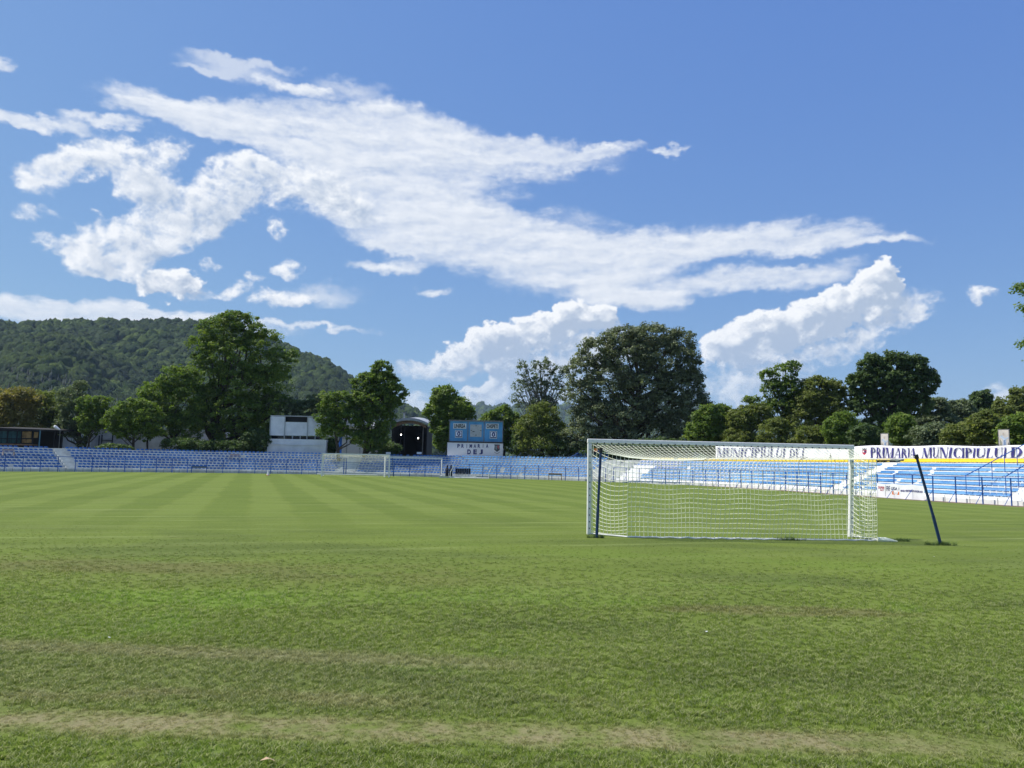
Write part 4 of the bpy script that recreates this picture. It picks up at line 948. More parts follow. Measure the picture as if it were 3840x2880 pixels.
# sheds and screens at the far left
Y1 = 100.0; p = W(70, 1690, Y1); p.z = 0; T = thing('open_shed', 'dark lean-to shed with green and ochre panels at the far left', 'shed', p); O = p
A, B = W(-30, 1603, Y1), W(230, 1613, Y1); mb = MB(); mb.add([A, B, B+Vector((0, 5, .3)), A+Vector((0, 5, .3)), A-Vector((0, 0, .35)), B-Vector((0, 0, .2)), B+Vector((0, 5, .1)), A+Vector((0, 5, .1))], [(0, 1, 2, 3), (4, 7, 6, 5), (0, 4, 5, 1), (1, 5, 6, 2), (3, 2, 6, 7), (0, 3, 7, 4)])
part('roof', mb, M_dark, T, O); bx(-30, 1612, 230, 1712, Y1, .3, T, 'rear_wall', M_dark, O, -4.5)
for i in range(6): bx(-28+i*18, 1617, -12+i*18, 1661, Y1, .08, T, 'green_panel', M_green, O, -.3)
for x0, x1, y0, y1 in ((80, 96, 1618, 1643), (98, 117, 1618, 1643), (82, 97, 1647, 1661), (99, 117, 1647, 1661), (127, 142, 1620, 1642)): bx(x0, y0, x1, y1, Y1, .08, T, 'ochre_panel', M_ochre, O, -.25)
for x in (-10, 25, 60, 77, 120, 146, 201): bx(x, 1612, x+2.5, 1690, Y1, .12, T, 'post', M_dark if x != 146 else mat('pale_blue_paint', (.12, .28, .36), .6), O, .0)
bx(-30, 1644, 146, 1646.5, Y1, .1, T, 'rail', M_dark, O, .1); bx(-30, 1664, 120, 1669, Y1, 1.2, T, 'plinth', M_brown, O, .1)
# floodlight head
p = W(226, 1612, 99); T = thing('street_lamp', 'white lamp head on a thin arm above the far left aisle', 'lamp', (p.x, p.y, 0)); O = Vector((p.x, p.y, 0))
h0, h1 = W(203, 1598, 99), W(222, 1610, 99); part('lamp_head', MB().tube([h0, lerp(h0, h1, .25), h1, p], [.12, .21, .10, .04], 9), M_white, T, O)
part('pole', MB().tube([(p.x, p.y, 0), p, lerp(h1, p, .2)], .05, 6), M_frame, T, O)
# blue post in the aisle behind the far goal
p = at((aisles[1][0]+aisles[1][1])/2, 7.2, 0); q = W(1278, 1622, p.y)
T = thing('blue_post', 'thick bright blue post at the head of the steps behind the far goal', 'post', (p.x, p.y, 0)); part('post', MB().tube([(q.x, p.y, 0), (q.x, p.y, q.z)], .22, 10), mat('bright_blue_paint', (.02, .12, .5), .5), T, (p.x, p.y, 0)); part('cap', MB().tube([(q.x, p.y, q.z), (q.x, p.y, q.z+.06)], .26, 10), M_bluep, T, (p.x, p.y, 0))
s = (aisles[1][0]+aisles[1][1])/2; p = at(s, .1); T = thing('turnstile_post', 'blue double post standing in the aisle behind the far goal net', 'post', p)
for dx_ in (-.14, .14): part('post', MB().tube([p+Vector((dx_, 0, 0)), p+Vector((dx_, 0, 2.1))], .07, 8), M_bluep, T, p)
part('crossbar', MB().tube([p+Vector((-.9, 0, 2.1)), p+Vector((0, 0, 2.25)), p+Vector((.9, 0, 2.1))], .03, 6), M_bluep, T, p)
# blue mesh fence panels by the curved terrace
s = s_at(2175, 7, 2.5); p = at(s, 7.4, 2.3); T = thing('blue_mesh_fence', 'blue mesh fence with sloping top left of the near goal', 'fence', p); hh = head(s)
dv = Vector((math.cos(hh), math.sin(hh), 0)); 
pts = [(-2.0, .3), (-.9, .75), (0, 1.25), (1.2, 1.3), (2.4, 1.3), (3.6, 1.3)]
for x, h in pts: part('post', MB().tube([p+dv*x, p+dv*x+Vector((0, 0, h))], .035, 6), M_bluep, T, p)
part('rail', MB().tube([p+dv*x+Vector((0, 0, h)) for x, h in pts], .03, 6), M_bluep, T, p)
mb = MB()
for i in range(42):
    x = -2+5.6*i/41; h = np.interp(x, [q[0] for q in pts], [q[1] for q in pts]); mb.tube([p+dv*x, p+dv*x+Vector((0, 0, h))], .008, 3, False)
for j in range(10):
    z = j*.13; x0 = np.interp(z, [.3, .75, 1.25], [-2, -.9, 0]); mb.tube([p+dv*x0+Vector((0, 0, z)), p+dv*3.6+Vector((0, 0, z))], .008, 3, False)
part('wire_mesh', mb, M_bluep, T, p)
# wooden bench among the far left seats, pale boxes
for px, py, lab in ((31, 1718, 'pale wooden bench standing among the far left seats'), (880, 1742, 'pale wooden bench among the navy seats left of the press box')):
    s = s_at(px, 4.0, 1.6); k = 4; p = at(s, OFF0+TREAD*k+.05, Z0+RISE*k); T = thing('wooden_bench', lab, 'bench', p, head(s)); mw = mat('pale_timber', (.42, .34, .30), .7, .15)
    part('seat', MB().box((0, 0, .38), (1.15, .3, .05)), mw, T); part('backrest', MB().box((0, .14, .58), (1.15, .04, .2)), mw, T)
    for q in (-.53, .53): part('leg', MB().box((q, 0, .18), (.07, .28, .36)), mw, T)
# litter on the near grass
p = G(1000, 2872); mb = MB(); mb.add([(-.045, 0, .03), (-.01, .022, .045), (.035, .012, .035), (.05, -.004, .03), (.02, -.02, .05), (-.02, -.018, .04)], [(0, 5, 1), (5, 4, 1), (1, 4, 2), (4, 3, 2)])
o = part('fallen_leaf', mb, mat('dry_leaf', (.42, .30, .18), .8), None); o.location = p; tag(o, 'dry brown leaf on the grass at the bottom edge', 'leaf')
for i, (px, py, lab) in enumerate(((2650, 2380, 'white scrap of paper on the grass below the near goal'), (3503, 2093, 'white scrap on the grass below the leaning pole'), (410, 2403, 'tiny white scrap on the grass at lower left'))):
    o = part('paper_scrap', MB().box((0, 0, .035), (.024+.005*i, .014, .006), .4+i, .3), M_white, None); o.location = G(px, py); tag(o, lab, 'litter')

# ------------------------------------------------------------------ foliage
def leaf_mat(name, base, tip, darker, trans=.45):
    m = bpy.data.materials.new(name); m.use_nodes = True; nt = m.node_tree; b = nt.nodes['Principled BSDF']
    b.inputs['Roughness'].default_value = .6; b.inputs['Specular IOR Level'].default_value = .3
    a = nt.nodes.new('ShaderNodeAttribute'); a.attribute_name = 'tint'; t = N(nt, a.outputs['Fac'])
    c = mixc(nt, t.ss(.45, 1.0), base, tip); c = mixc(nt, t.ss(.4, 0.0), c, darker)  # low tints mix towards a darker leaf colour, random by clump and leaf
    nt.links.new(c, b.inputs['Base Color'])
    tr = nt.nodes.new('ShaderNodeBsdfTranslucent')
    c2 = mixc(nt, 1.0, c, (1.15, 1.25, .6), 'MULTIPLY'); nt.links.new(c2, tr.inputs[0])
    mx = nt.nodes.new('ShaderNodeMixShader'); mx.inputs[0].default_value = trans
    nt.links.new(b.outputs[0], mx.inputs[1]); nt.links.new(tr.outputs[0], mx.inputs[2]); nt.links.new(mx.outputs[0], nt.nodes['Material Output'].inputs[0])
    return m
LM = {'acacia': leaf_mat('acacia_leaves', (0.124, 0.192, 0.036), (0.262, 0.323, 0.056), (0.065, 0.116, 0.028)),
      'bright': leaf_mat('bright_leaves', (0.130, 0.200, 0.032), (0.261, 0.334, 0.056), (0.059, 0.106, 0.022)),
      'dark': leaf_mat('dark_leaves', (0.074, 0.123, 0.036), (0.145, 0.203, 0.053), (0.040, 0.071, 0.023), .35),
      'silver': leaf_mat('silver_leaves', (0.136, 0.164, 0.081), (0.330, 0.362, 0.202), (0.057, 0.074, 0.035), .28),
      'grey': leaf_mat('greygreen_leaves', (0.124, 0.163, 0.081), (0.251, 0.298, 0.151), (0.060, 0.085, 0.040), .35),
      'rust': leaf_mat('rusty_leaves', (0.212, 0.192, 0.056), (0.351, 0.264, 0.090), (0.088, 0.107, 0.032)),
      'olive': leaf_mat('olive_leaves', (0.150, 0.187, 0.044), (0.251, 0.275, 0.060), (0.074, 0.100, 0.028))}
def crown_mesh(lobes, n_leaf, size, clump, seed, fill=.3, tint_up=.25):
    r = np.random.default_rng(seed); vol = np.array([l[3]*l[4]*l[5] for l in lobes])**(2/3); vol /= vol.sum()
    C = []; T0 = []; ncl = max(14, int(n_leaf/clump*1.35))
    idx = r.choice(len(lobes), ncl, p=vol)
    for i in idx:
        x, y, z, a, b, c = lobes[i]; d = r.normal(size=3); d /= np.linalg.norm(d)
        if d[2] < -.3 and r.random() < .5: d[2] *= -1
        rr = (r.random()**(.33) if r.random() < fill else r.uniform(.66, 1.08)+(r.uniform(.04, .22) if r.random() < .12 else 0))
        C.append((x+d[0]*a*rr, y+d[1]*b*rr, z+d[2]*c*rr)); T0.append(r.random())
    C = np.array(C); T0 = np.array(T0); ms = np.mean([min(l[3], l[5]) for l in lobes])
    cr_ = np.clip(ms*.26, .32, .95)
    k = r.integers(0, ncl, n_leaf); loose = r.random(n_leaf) < .10; li = r.choice(len(lobes), n_leaf, p=vol); LA = np.array([l[:6] for l in lobes])[li]; rad = cr_*(.6+.8*r.random(ncl))
    off = r.normal(size=(n_leaf, 3)); off /= np.linalg.norm(off, axis=1)[:, None]; off *= (r.random(n_leaf)**.45)[:, None]
    off *= np.array([1.15, 1.15, .72]); P = C[k]+off*rad[k][:, None]
    dl = r.normal(size=(n_leaf, 3)); dl /= np.linalg.norm(dl, axis=1)[:, None]; PL = LA[:, :3]+dl*LA[:, 3:]*r.uniform(.78, 1.03, n_leaf)[:, None]
    P = np.where(loose[:, None], PL, P)
    # leaf plane: mostly facing up and outward from its clump
    nrm = off*.7+r.normal(size=(n_leaf, 3))*.6+np.array([-.25, 0, .75]); nrm /= np.linalg.norm(nrm, axis=1)[:, None]
    t = np.cross(nrm, r.normal(size=(n_leaf, 3))); t /= np.linalg.norm(t, axis=1)[:, None]; b = np.cross(nrm, t)
    s = size*r.uniform(.55, 1.25, n_leaf); L = t*(s*.62)[:, None]; Wd = b*(s*.36)[:, None]; bend = nrm*(s*.12)[:, None]
    V = np.stack([P-L, P+Wd-bend, P+L, P-Wd-bend], 1).reshape(-1, 3)
    Fc = np.arange(n_leaf*4).reshape(-1, 4)
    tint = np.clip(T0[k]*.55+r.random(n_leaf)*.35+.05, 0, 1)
    return V, Fc, np.repeat(tint, 4), C
def limbs(base, top, C, r0, seed, nl=14):
    r = random.Random(seed); mb = MB(); base, top = Vector(base), Vector(top)
    kn = [base]; rs = [r0*1.25]
    for i in range(1, 7):
        t = i/6; kn.append(lerp(base, top, t)+Vector((r.gauss(0, r0*.5), r.gauss(0, r0*.5), 0))); rs.append(r0*(1-.8*t)+.02)
    mb.tube(kn, rs, 8)
    if len(C):
        for i in range(nl):
            c = Vector(C[r.randrange(len(C))]); hfr = max(.15, min(.9, (c.z-base.z)/max(.1, (top.z-base.z))*.75-.1)); j = hfr*6; i0 = min(5, int(j)); s_ = lerp(kn[i0], kn[i0+1], j-i0)
            m_ = lerp(s_, c, .5)+Vector((r.gauss(0, .2), r.gauss(0, .2), -.12*(c-s_).length)); r1 = r0*(1-.8*hfr)*.55+.012
            mb.tube([s_, lerp(s_, m_, .55), m_, lerp(m_, c, .6), c], [r1, r1*.85, r1*.62, r1*.4, .012], 5, False)
    return mb
def tree(name, lab, Y, lobes_px, leafkey, n_leaf, size, trunk_px, tr_r=.25, seed=1, clump=70, fill=.3, bark=None, cat='tree', group='trees behind the terraces', nl=14, depth=.8, extra_trunks=()):
    L = []
    for l in lobes_px:
        cx, cy, rx, ry = l[:4]; dY = l[4] if len(l) > 4 else 0.0
        c = W(cx, cy, Y+dY); k = (Y+dY)/F; a = rx*k; b = ry*k; L.append((c.x, c.y, c.z, a, max(a, b)*depth, b))
    x0, xt, yt = trunk_px; b0 = W(x0, 1700, Y); b0.z = 0; t0 = W(xt, yt, Y)
    T = thing(name, lab, cat, b0, group=group); O = b0
    V, Fc, tint, C = crown_mesh(L, int(n_leaf*1.22), size*.84, clump, seed, fill)
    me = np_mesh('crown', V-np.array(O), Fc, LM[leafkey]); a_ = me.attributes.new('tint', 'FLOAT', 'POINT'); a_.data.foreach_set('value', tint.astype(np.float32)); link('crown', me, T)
    part('trunk', limbs(b0, t0, C, tr_r, seed, nl), bark or M_bark, T, O)
    for (xa, xb, yb, rr) in extra_trunks:
        p0 = W(xa, 1700, Y+.8); p0.z = 0; part('trunk', limbs(p0, W(xb, yb, Y+.8), C, rr, seed+9, 6), bark or M_bark, T, O)
    return T
ti = [0]
def TR(*a, **k): ti[0] += 1; return tree(*a, seed=100+ti[0], **k)
# left group
TR('rust_tinted_tree', 'round tree with rust tinted crown at the far left edge', 108, [(30, 1560, 105, 90), (75, 1500, 70, 50), (-30, 1540, 90, 90), (60, 1600, 90, 45)], 'rust', 15000, .34, (40, 45, 1500), tr_r=.3)
TR('olive_tree', 'low olive green tree just right of the rust tinted one', 112, [(180, 1540, 75, 70), (150, 1500, 50, 30), (215, 1590, 60, 50)], 'olive', 9000, .32, (185, 190, 1500))
TR('willow_tree', 'feathery grey green willow above the pale block on the left', 104, [(265, 1500, 55, 48), (280, 1560, 60, 60), (300, 1450, 26, 24), (255, 1600, 45, 45), (300, 1630, 30, 45)], 'grey', 11000, .24, (310, 290, 1470), tr_r=.35, extra_trunks=((322, 325, 1560, .22),))
TR('small_tree', 'small light green tree right of the willow', 101, [(330, 1520, 45, 32), (385, 1515, 38, 34), (350, 1570, 55, 45), (395, 1560, 30, 36), (335, 1600, 40, 40), (380, 1600, 34, 26)], 'acacia', 10000, .28, (330, 345, 1530), tr_r=.2)
TR('short_dark_tree', 'short dark tree with yellow green left side over the low grey building', 99, [(470, 1560, 62, 55), (430, 1580, 38, 52), (500, 1600, 60, 50), (520, 1530, 45, 40), (560, 1570, 50, 60), (470, 1620, 50, 30), (545, 1620, 50, 30)], 'bright', 15000, .28, (505, 500, 1540), tr_r=.22, extra_trunks=((562, 550, 1560, .2),))
TR('sloping_tree', 'mid height tree rising towards the tall acacia from the left', 103, [(600, 1480, 75, 60), (660, 1430, 60, 65), (690, 1520, 80, 90), (620, 1580, 80, 60), (560, 1510, 45, 45), (700, 1610, 60, 60)], 'acacia', 18000, .32, (640, 640, 1450), tr_r=.28)
TR('tall_acacia', 'tallest acacia tree, broad airy crown, in front of the wooded hill', 106, [(830, 1240, 82, 62), (930, 1235, 70, 52), (880, 1200, 60, 34), (775, 1300, 72, 55), (860, 1330, 115, 80), (980, 1290, 75, 60), (1050, 1345, 62, 50), (1010, 1420, 90, 60), (800, 1410, 90, 70), (920, 1440, 120, 80), (780, 1500, 70, 60), (880, 1540, 130, 75), (1000, 1520, 90, 60), (900, 1620, 110, 60), (760, 1560, 50, 60), (985, 1590, 40, 70)], 'acacia', 50000, .34, (790, 850, 1200), tr_r=.42, clump=95, nl=60, extra_trunks=((885, 930, 1250, .34), (948, 985, 1330, .28)))
TR('drooping_tree', 'drooping grey green branches hanging over the press box roof', 106.5, [(1080, 1525, 66, 34), (1150, 1530, 62, 30), (1030, 1500, 46, 32), (1120, 1562, 50, 12), (1190, 1510, 46, 34)], 'grey', 12000, .28, (985, 1060, 1480), tr_r=.16, nl=5)
TR('young_tree', 'rounded tree rising above the blue post', 99, [(1260, 1510, 66, 46), (1230, 1570, 50, 50), (1290, 1580, 60, 55), (1250, 1620, 60, 25), (1335, 1640, 30, 28)], 'acacia', 13000, .30, (1275, 1262, 1480), tr_r=.25, fill=.2)
TR('pointed_tree', 'tall pointed tree with ragged right side, left of the pavilion', 101, [(1432, 1390, 38, 42), (1425, 1440, 68, 50), (1370, 1440, 50, 42), (1400, 1510, 85, 62), (1470, 1470, 62, 34), (1500, 1500, 26, 12), (1470, 1515, 36, 16), (1350, 1540, 60, 50), (1410, 1580, 70, 60), (1385, 1650, 60, 40), (1420, 1640, 36, 50)], 'acacia', 30000, .32, (1352, 1425, 1380), tr_r=.3, clump=60, fill=.22, nl=30)
TR('plane_tree', 'bright green tree close on the left of the scoreboard', 105, [(1668, 1490, 52, 44), (1650, 1550, 56, 56), (1710, 1550, 66, 60), (1690, 1610, 70, 60), (1665, 1660, 40, 36)], 'bright', 24000, .34, (1680, 1672, 1480), tr_r=.25, nl=20)
TR('scoreboard_tree', 'bright leafy tree rising behind the right end of the scoreboard', 108, [(1880, 1560, 46, 38), (1840, 1590, 40, 40), (1920, 1600, 50, 50), (1930, 1660, 50, 45)], 'bright', 12000, .34, (1900, 1885, 1545))
TR('dying_tree', 'sparse half bare tree with upright twigs left of the huge poplar', 104, [(1960, 1390, 26, 34), (2010, 1385, 22, 34), (2048, 1375, 16, 34), (2090, 1395, 24, 28), (2120, 1390, 14, 24), (1950, 1450, 34, 34), (2010, 1450, 46, 40), (2075, 1460, 46, 50), (1940, 1500, 28, 26), (2030, 1520, 60, 40)], 'grey', 5600, .28, (2030, 2030, 1360), tr_r=.25, clump=20, fill=.6, nl=80, bark=M_barkg)
TR('rounded_bush', 'large rounded olive green bush right of the scoreboard', 100, [(2030, 1560, 62, 48), (1990, 1610, 60, 55), (2060, 1620, 70, 60), (2030, 1670, 90, 45)], 'olive', 20000, .26, (2030, 2030, 1560), tr_r=.16, cat='bush')
TR('poplar_tree', 'huge silver leaved poplar with domed crown left of the near goal', 98, [(2330, 1270, 80, 45), (2440, 1265, 95, 48), (2540, 1290, 72, 52), (2250, 1320, 80, 60), (2360, 1340, 110, 75), (2490, 1350, 110, 75), (2580, 1370, 50, 60), (2190, 1390, 70, 70), (2290, 1430, 100, 70), (2420, 1440, 110, 60), (2540, 1450, 90, 60), (2600, 1420, 38, 34), (2180, 1480, 70, 60), (2230, 1560, 90, 70), (2350, 1550, 110, 75), (2480, 1530, 110, 65), (2600, 1510, 62, 55), (2180, 1640, 80, 55), (2300, 1650, 100, 55), (2440, 1630, 110, 60), (2570, 1600, 90, 60)], 'silver', 95000, .30, (2370, 2390, 1260), tr_r=.6, clump=75, nl=50, fill=.3, extra_trunks=((2400, 2480, 1330, .4),))
# right tree line
TR('dense_tree', 'green tree between the huge poplar and the first gap of sky', 88, [(2660, 1570, 60, 50), (2700, 1555, 50, 42), (2630, 1620, 60, 50), (2720, 1620, 60, 50)], 'acacia', 14000, .30, (2680, 2680, 1560))
TR('hazel_tree', 'olive tree left under the airy tree', 86, [(2790, 1580, 62, 55), (2840, 1560, 50, 50), (2770, 1640, 60, 40)], 'olive', 12000, .28, (2810, 2810, 1560))
TR('airy_tree', 'airy light tree with see-through top behind the crossbar', 90, [(2880, 1410, 36, 30), (2945, 1395, 42, 38), (2980, 1370, 22, 20), (2900, 1460, 50, 34), (2960, 1460, 55, 44), (2820, 1500, 34, 16), (2925, 1530, 70, 45), (2990, 1500, 40, 40)], 'acacia', 9500, .28, (2945, 2950, 1370), tr_r=.2, clump=26, fill=.45, nl=60)
TR('shaggy_tree', 'shaggy mid height tree right of the airy one', 89, [(3060, 1450, 50, 40), (3040, 1510, 62, 60), (3120, 1470, 42, 44), (3100, 1540, 70, 60), (3155, 1500, 22, 30), (3000, 1570, 60, 60)], 'olive', 20000, .30, (3075, 3075, 1430), tr_r=.25, nl=22)
TR('broad_dark_tree', 'large dark green tree with notched top above the right banner', 88, [(3270, 1375, 50, 46), (3350, 1360, 52, 42), (3430, 1375, 50, 44), (3225, 1440, 52, 50), (3310, 1440, 80, 60), (3400, 1450, 80, 60), (3480, 1430, 34, 50), (3240, 1510, 60, 50), (3340, 1530, 80, 55), (3430, 1520, 62, 50), (3300, 1590, 70, 40)], 'dark', 42000, .32, (3345, 3350, 1350), tr_r=.4, clump=70, nl=30)
TR('grey_poplar', 'pale grey green tree right of the large dark tree', 92, [(3510, 1530, 48, 40), (3530, 1590, 62, 50), (3470, 1600, 44, 42)], 'grey', 12000, .28, (3515, 3515, 1510))
TR('far_dark_tree', 'small dark tree in the distance rising above the right tree line', 110, [(3680, 1500, 42, 38), (3700, 1540, 55, 35)], 'dark', 9000, .34, (3685, 3685, 1490))
TR('hazy_tree', 'soft grey green tree between the grey poplar and the far dark tree', 105, [(3600, 1540, 52, 40), (3630, 1590, 60, 45)], 'grey', 10000, .32, (3610, 3610, 1530))
TR('edge_tree', 'mixed green tree line end at the right edge above the banner', 98, [(3780, 1530, 50, 44), (3830, 1500, 40, 50), (3760, 1590, 62, 50), (3840, 1570, 60, 60)], 'olive', 14000, .32, (3790, 3790, 1520))
HB = [(2660, 1665, 60, 34, 'acacia', 'low green shrub behind the crossbar, nearest the huge poplar'), (2800, 1665, 75, 34, 'olive', 'low olive shrub behind the crossbar under the olive tree'), (2930, 1640, 75, 50, 'olive', 'broad shrub below the airy tree'),
      (3060, 1650, 70, 44, 'olive', 'dark olive shrub left of the right post'), (3160, 1620, 62, 55, 'bright', 'yellow green shrub above the right post'), (3250, 1640, 50, 34, 'dark', 'dark shrub left of the smaller poster'),
      (3385, 1620, 48, 50, 'bright', 'bright shrub right of the smaller poster'), (3500, 1645, 70, 40, 'grey', 'grey green shrub below the pale tree'), (3600, 1640, 55, 38, 'olive', 'olive shrub midway between the posters'), (3690, 1615, 50, 48, 'olive', 'yellow green shrub left of the larger poster'), (3815, 1625, 55, 48, 'bright', 'bright shrub right of the larger poster')]
for (x, y, rx, ry, key, lab) in HB:
    sh = s_at(x, 10.5, 3.0); Yh = at(sh, 10.5).y
    TR('shrub', lab, Yh, [(x-rx*.45, y-4, rx*.75, ry*1.05), (x+rx*.5, y+4, rx*.7, ry*1.0), (x+rnd.uniform(-.3, .3)*rx, y-ry*rnd.uniform(.6, 1.1), rx*.55, ry*.6), (x, y+ry*.6, rx*.95, ry*.5)], key, 11000, .22, (x, x, y-10), tr_r=.08, cat='bush', group='shrubs behind the right terrace', nl=8)
# dark infill shrubs behind the left terrace
for (x, y, rx, ry, key, lab) in ((430, 1680, 60, 14, 'dark', 'low dark shrub behind the top seats near the grey building'), (700, 1668, 90, 26, 'dark', 'dark shrub left of the tall acacia trunks'), (850, 1672, 90, 22, 'dark', 'low dark undergrowth between the acacia trunks'), (960, 1650, 50, 45, 'dark', 'dark shrub touching the left side of the press box'), (1240, 1672, 22, 28, 'dark', 'thin shrub right of the press box'), (1440, 1680, 60, 26, 'dark', 'dark shrub left of the pavilion'), (1960, 1650, 40, 60, 'dark', 'dark tall shrub just right of the scoreboard'), (2130, 1680, 80, 34, 'dark', 'dark shrub right of the rounded bush'), (2300, 1690, 110, 34, 'dark', 'dark undergrowth below the huge poplar'), (2500, 1680, 110, 40, 'dark', 'dark undergrowth behind the left of the crossbar')):
    sh = s_at(x, 9.5, 3.0); Yh = at(sh, 9.5).y
    TR('undergrowth_shrub', lab, Yh, [(x-rx*.3, y, rx*.8, ry), (x+rx*.35, y+3, rx*.7, ry*.9)], key, 7000, .24, (x, x, y-6), tr_r=.06, cat='bush', group='dark shrubs behind the terraces', nl=6)
# branch reaching in at the right edge: a nearer tree standing outside the frame
TR('overhanging_tree', 'near tree whose leafy twigs poke in at the right edge against the sky', 30, [(3838, 1085, 28, 22), (3850, 1150, 26, 24), (3870, 1290, 40, 14), (4000, 1150, 128, 118), (4060, 1330, 170, 130), (4010, 980, 100, 110), (4150, 1180, 180, 200)], 'bright', 16000, .13, (4100, 4080, 1000), tr_r=.22, clump=60, group='trees right of the pitch', nl=24)

# ------------------------------------------------------------------ wooded hills
def ridge(pts):
    A = []
    for (x, y) in pts:
        v = ray(x, y); A.append((math.atan2(v.x, v.y), v.z/math.hypot(v.x, v.y)))
    A.sort(); return np.array(A)
def hill(name, pts, r0, r1, seed, amp, mtl, forest_n, crown_r, keys, lab=None, zoff=-8):
    A = ridge(pts); az_ = np.linspace(A[0, 0], A[-1, 0], 180); rr = np.linspace(0, 1, 50); r = np.random.default_rng(seed)
    ph = r.uniform(0, 6.28, 12); 
    def hgt(a, t):
        tan = np.interp(a, A[:, 0], A[:, 1]); R_ = r0+(r1-r0)*t; top = tan*r1+EYE-crown_r*1.0
        top = (tan*R_+EYE-crown_r*1.0)
        prof = np.where(t < 1, np.clip(t, 0, 1)**.62*.5+.5*np.sin(np.clip(t, 0, 1)*math.pi/2)**1.2, 1-(t-1)*1.5)
        b = np.zeros_like(a)
        for i, (fa, ft, w_) in enumerate(((14, 3, 1.), (23, 5, .7))): b = b+w_*np.sin(a*fa*1.6+ph[i]+2.2*np.sin(t*ft+ph[i+4]))
        return top*prof+b*amp*np.sin(np.clip(t, 0, 1)**.8*math.pi)**2*np.clip(top/60, 0, 1)-2*(1-np.clip(t, 0, 1))
    t_all = np.concatenate([rr, [1.1, 1.35]]); V = []
    for t in t_all:
        tt = np.full_like(az_, t); z = hgt(az_, tt); R_ = r0+(r1-r0)*t
        V.append(np.stack([np.sin(az_)*R_, np.cos(az_)*R_, np.maximum(z, -2)], 1))
    V = np.concatenate(V); n = len(az_); Fc = [(j*n+i, j*n+i+1, (j+1)*n+i+1, (j+1)*n+i) for j in range(len(t_all)-1) for i in range(n-1)]
    o = link(name, np_mesh(name, V, np.array(Fc), M_ground)); o['kind'] = 'structure'
    # crowns
    a = r.uniform(A[0, 0], A[-1, 0], forest_n); t = r.uniform(.0, 1.02, forest_n)**.85
    z = hgt(a, t); R_ = r0+(r1-r0)*t; ok = z > 0; a, t, z, R_ = a[ok], t[ok], z[ok], R_[ok]; m = len(a)
    # a lumpy dome
    nu, nv = 9, 5; dome = []
    for j in range(nv):
        for i in range(nu):
            th = 2*math.pi*i/nu+(j % 2)*.35; e = (j-.6)/(nv-1)*H*1.15; dome.append((math.cos(th)*math.cos(e), math.sin(th)*math.cos(e), math.sin(e)))
    dome.append((0, 0, 1.05)); dome = np.array(dome); nd = len(dome)
    df = [(j*nu+i, j*nu+(i+1) % nu, (j+1)*nu+(i+1) % nu, (j+1)*nu+i) for j in range(nv-1) for i in range(nu)]+[((nv-1)*nu+i, (nv-1)*nu+(i+1) % nu, nd-1, nd-1) for i in range(nu)]
    tris = []
    for q in df:
        tris.append((q[0], q[1], q[2]));
        if q[2] != q[3]: tris.append((q[0], q[2], q[3]))
    tris = np.array(tris)
    S0 = crown_r*r.uniform(.45, 1.35, m)*(.75+.5*(R_/r1)); jit = 1+r.uniform(-.22, .22, (m, nd, 1))
    Vc = dome[None]*jit*S0[:, None, None]*np.array([1, 1, 1.25]); Vc = Vc+np.stack([np.sin(a)*R_, np.cos(a)*R_, z+S0*.35], 1)[:, None, :]
    Fc = (tris[None]+(np.arange(m)*nd)[:, None, None]).reshape(-1, 3)
    me = np_mesh(name+'_forest', Vc.reshape(-1, 3), Fc, mtl, 3); at_ = me.attributes.new('tint', 'FLOAT', 'POINT'); at_.data.foreach_set('value', np.repeat(r.random(m), nd).astype(np.float32))
    me.polygons.foreach_set('use_smooth', np.ones(len(me.polygons), bool))
    o = link('forest', me); o['kind'] = 'stuff'
    if name == 'hill':                     # the dark conifer plantation low on the left flank
        V, Fc = [], []; a0, a1 = math.atan2(-1990, F), math.atan2(-1480, F)
        for k in range(900):
            a_ = r.uniform(a0, a1); t_ = r.uniform(.02, .42)*(1-.55*(a_-a0)/(a1-a0)); R_ = r0+(r1-r0)*t_; z_ = float(hgt(np.array([a_]), np.array([t_]))[0])
            h_ = r.uniform(11, 19); w_ = h_*r.uniform(.17, .24); cx_, cy_ = math.sin(a_)*R_, math.cos(a_)*R_
            for lv in range(4):
                zb = z_+h_*(.08+.2*lv); zt = z_+h_*(.46+.18*lv); wr = w_*(1-.22*lv); b0_ = len(V); ph_ = r.uniform(0, 6.28)
                for i in range(7): q = ph_+i*.8976; jj = wr*r.uniform(.75, 1.15); V.append((cx_+math.cos(q)*jj, cy_+math.sin(q)*jj, zb))
                V.append((cx_, cy_, zt)); Fc += [(b0_+i, b0_+(i+1) % 7, b0_+7) for i in range(7)]
        o = link('conifer_wood', np_mesh('conifer_wood', V, np.array(Fc), mat('conifer_green', (.018, .034, .022), .9, .3, .1), 3)); o['kind'] = 'stuff'
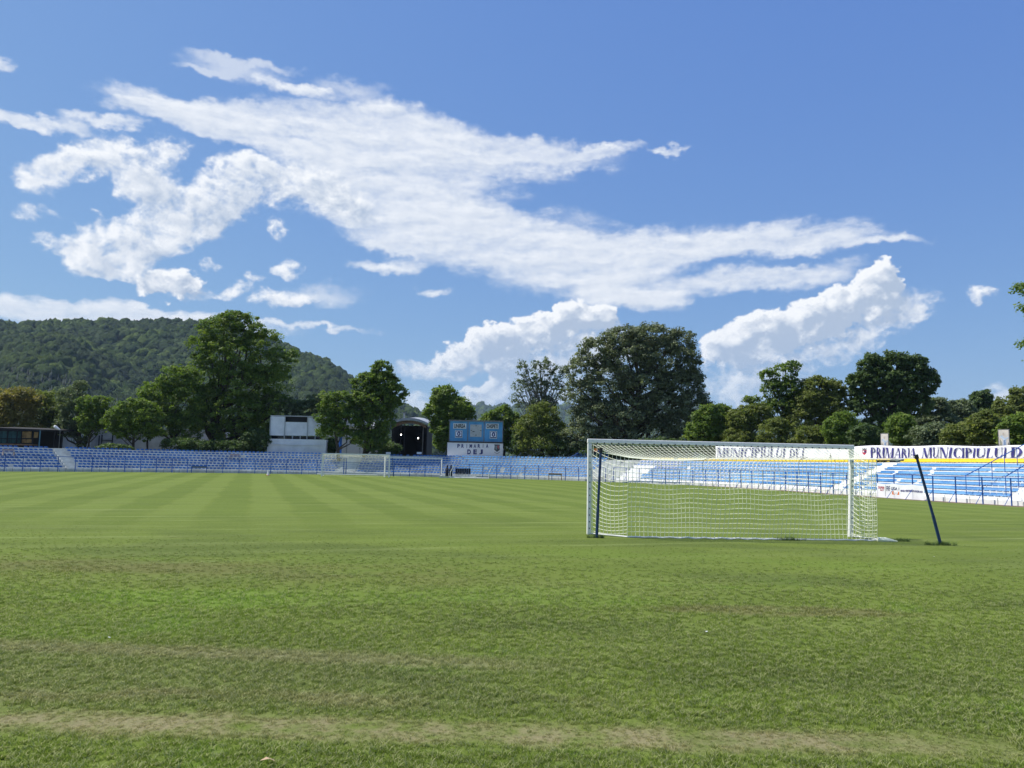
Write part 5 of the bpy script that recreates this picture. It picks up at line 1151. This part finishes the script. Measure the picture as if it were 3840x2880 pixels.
def forest_mat(name, c1, c2, c3):
    m = bpy.data.materials.new(name); m.use_nodes = True; nt = m.node_tree; b = nt.nodes['Principled BSDF']; b.inputs['Roughness'].default_value = .9; b.inputs['Specular IOR Level'].default_value = .1
    a = nt.nodes.new('ShaderNodeAttribute'); a.attribute_name = 'tint'; t = N(nt, a.outputs['Fac'])
    pos = nt.nodes.new('ShaderNodeNewGeometry').outputs['Position']
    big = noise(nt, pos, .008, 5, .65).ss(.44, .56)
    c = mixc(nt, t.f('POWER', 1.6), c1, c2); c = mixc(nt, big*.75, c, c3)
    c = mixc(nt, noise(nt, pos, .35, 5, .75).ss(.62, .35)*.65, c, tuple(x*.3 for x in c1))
    nt.links.new(c, b.inputs['Base Color'])
    bp = nt.nodes.new('ShaderNodeBump'); bp.inputs['Strength'].default_value = 1.0; bp.inputs['Distance'].default_value = 3.0
    nt.links.new(noise(nt, pos, .45, 5, .75).k, bp.inputs['Height']); nt.links.new(bp.outputs[0], b.inputs['Normal'])
    return m
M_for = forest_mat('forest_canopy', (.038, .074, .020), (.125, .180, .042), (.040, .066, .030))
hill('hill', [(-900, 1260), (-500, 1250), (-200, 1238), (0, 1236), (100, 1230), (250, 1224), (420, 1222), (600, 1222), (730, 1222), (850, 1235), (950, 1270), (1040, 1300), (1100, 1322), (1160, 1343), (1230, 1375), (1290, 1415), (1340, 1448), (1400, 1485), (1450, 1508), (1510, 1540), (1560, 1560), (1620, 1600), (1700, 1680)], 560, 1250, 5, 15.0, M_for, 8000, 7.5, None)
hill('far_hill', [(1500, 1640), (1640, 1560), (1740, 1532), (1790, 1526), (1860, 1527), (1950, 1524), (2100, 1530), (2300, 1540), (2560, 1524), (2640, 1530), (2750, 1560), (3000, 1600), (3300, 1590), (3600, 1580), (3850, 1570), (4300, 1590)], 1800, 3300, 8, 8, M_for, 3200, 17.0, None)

# ------------------------------------------------------------------ air
hz = MB().box((0, 1600, 132), (5200, 3900, 268)); me = hz.mesh('haze', None)
o = link('haze', me); o['kind'] = 'stuff'
m = bpy.data.materials.new('haze'); m.use_nodes = True; nt = m.node_tree; nt.nodes.clear(); mo = nt.nodes.new('ShaderNodeOutputMaterial'); pv = nt.nodes.new('ShaderNodeVolumePrincipled')
pv.inputs['Density'].default_value = .00008; pv.inputs['Color'].default_value = (.55, .72, 1.0, 1); pv.inputs['Anisotropy'].default_value = .0
nt.links.new(pv.outputs[0], mo.inputs['Volume']); me.materials.append(m)
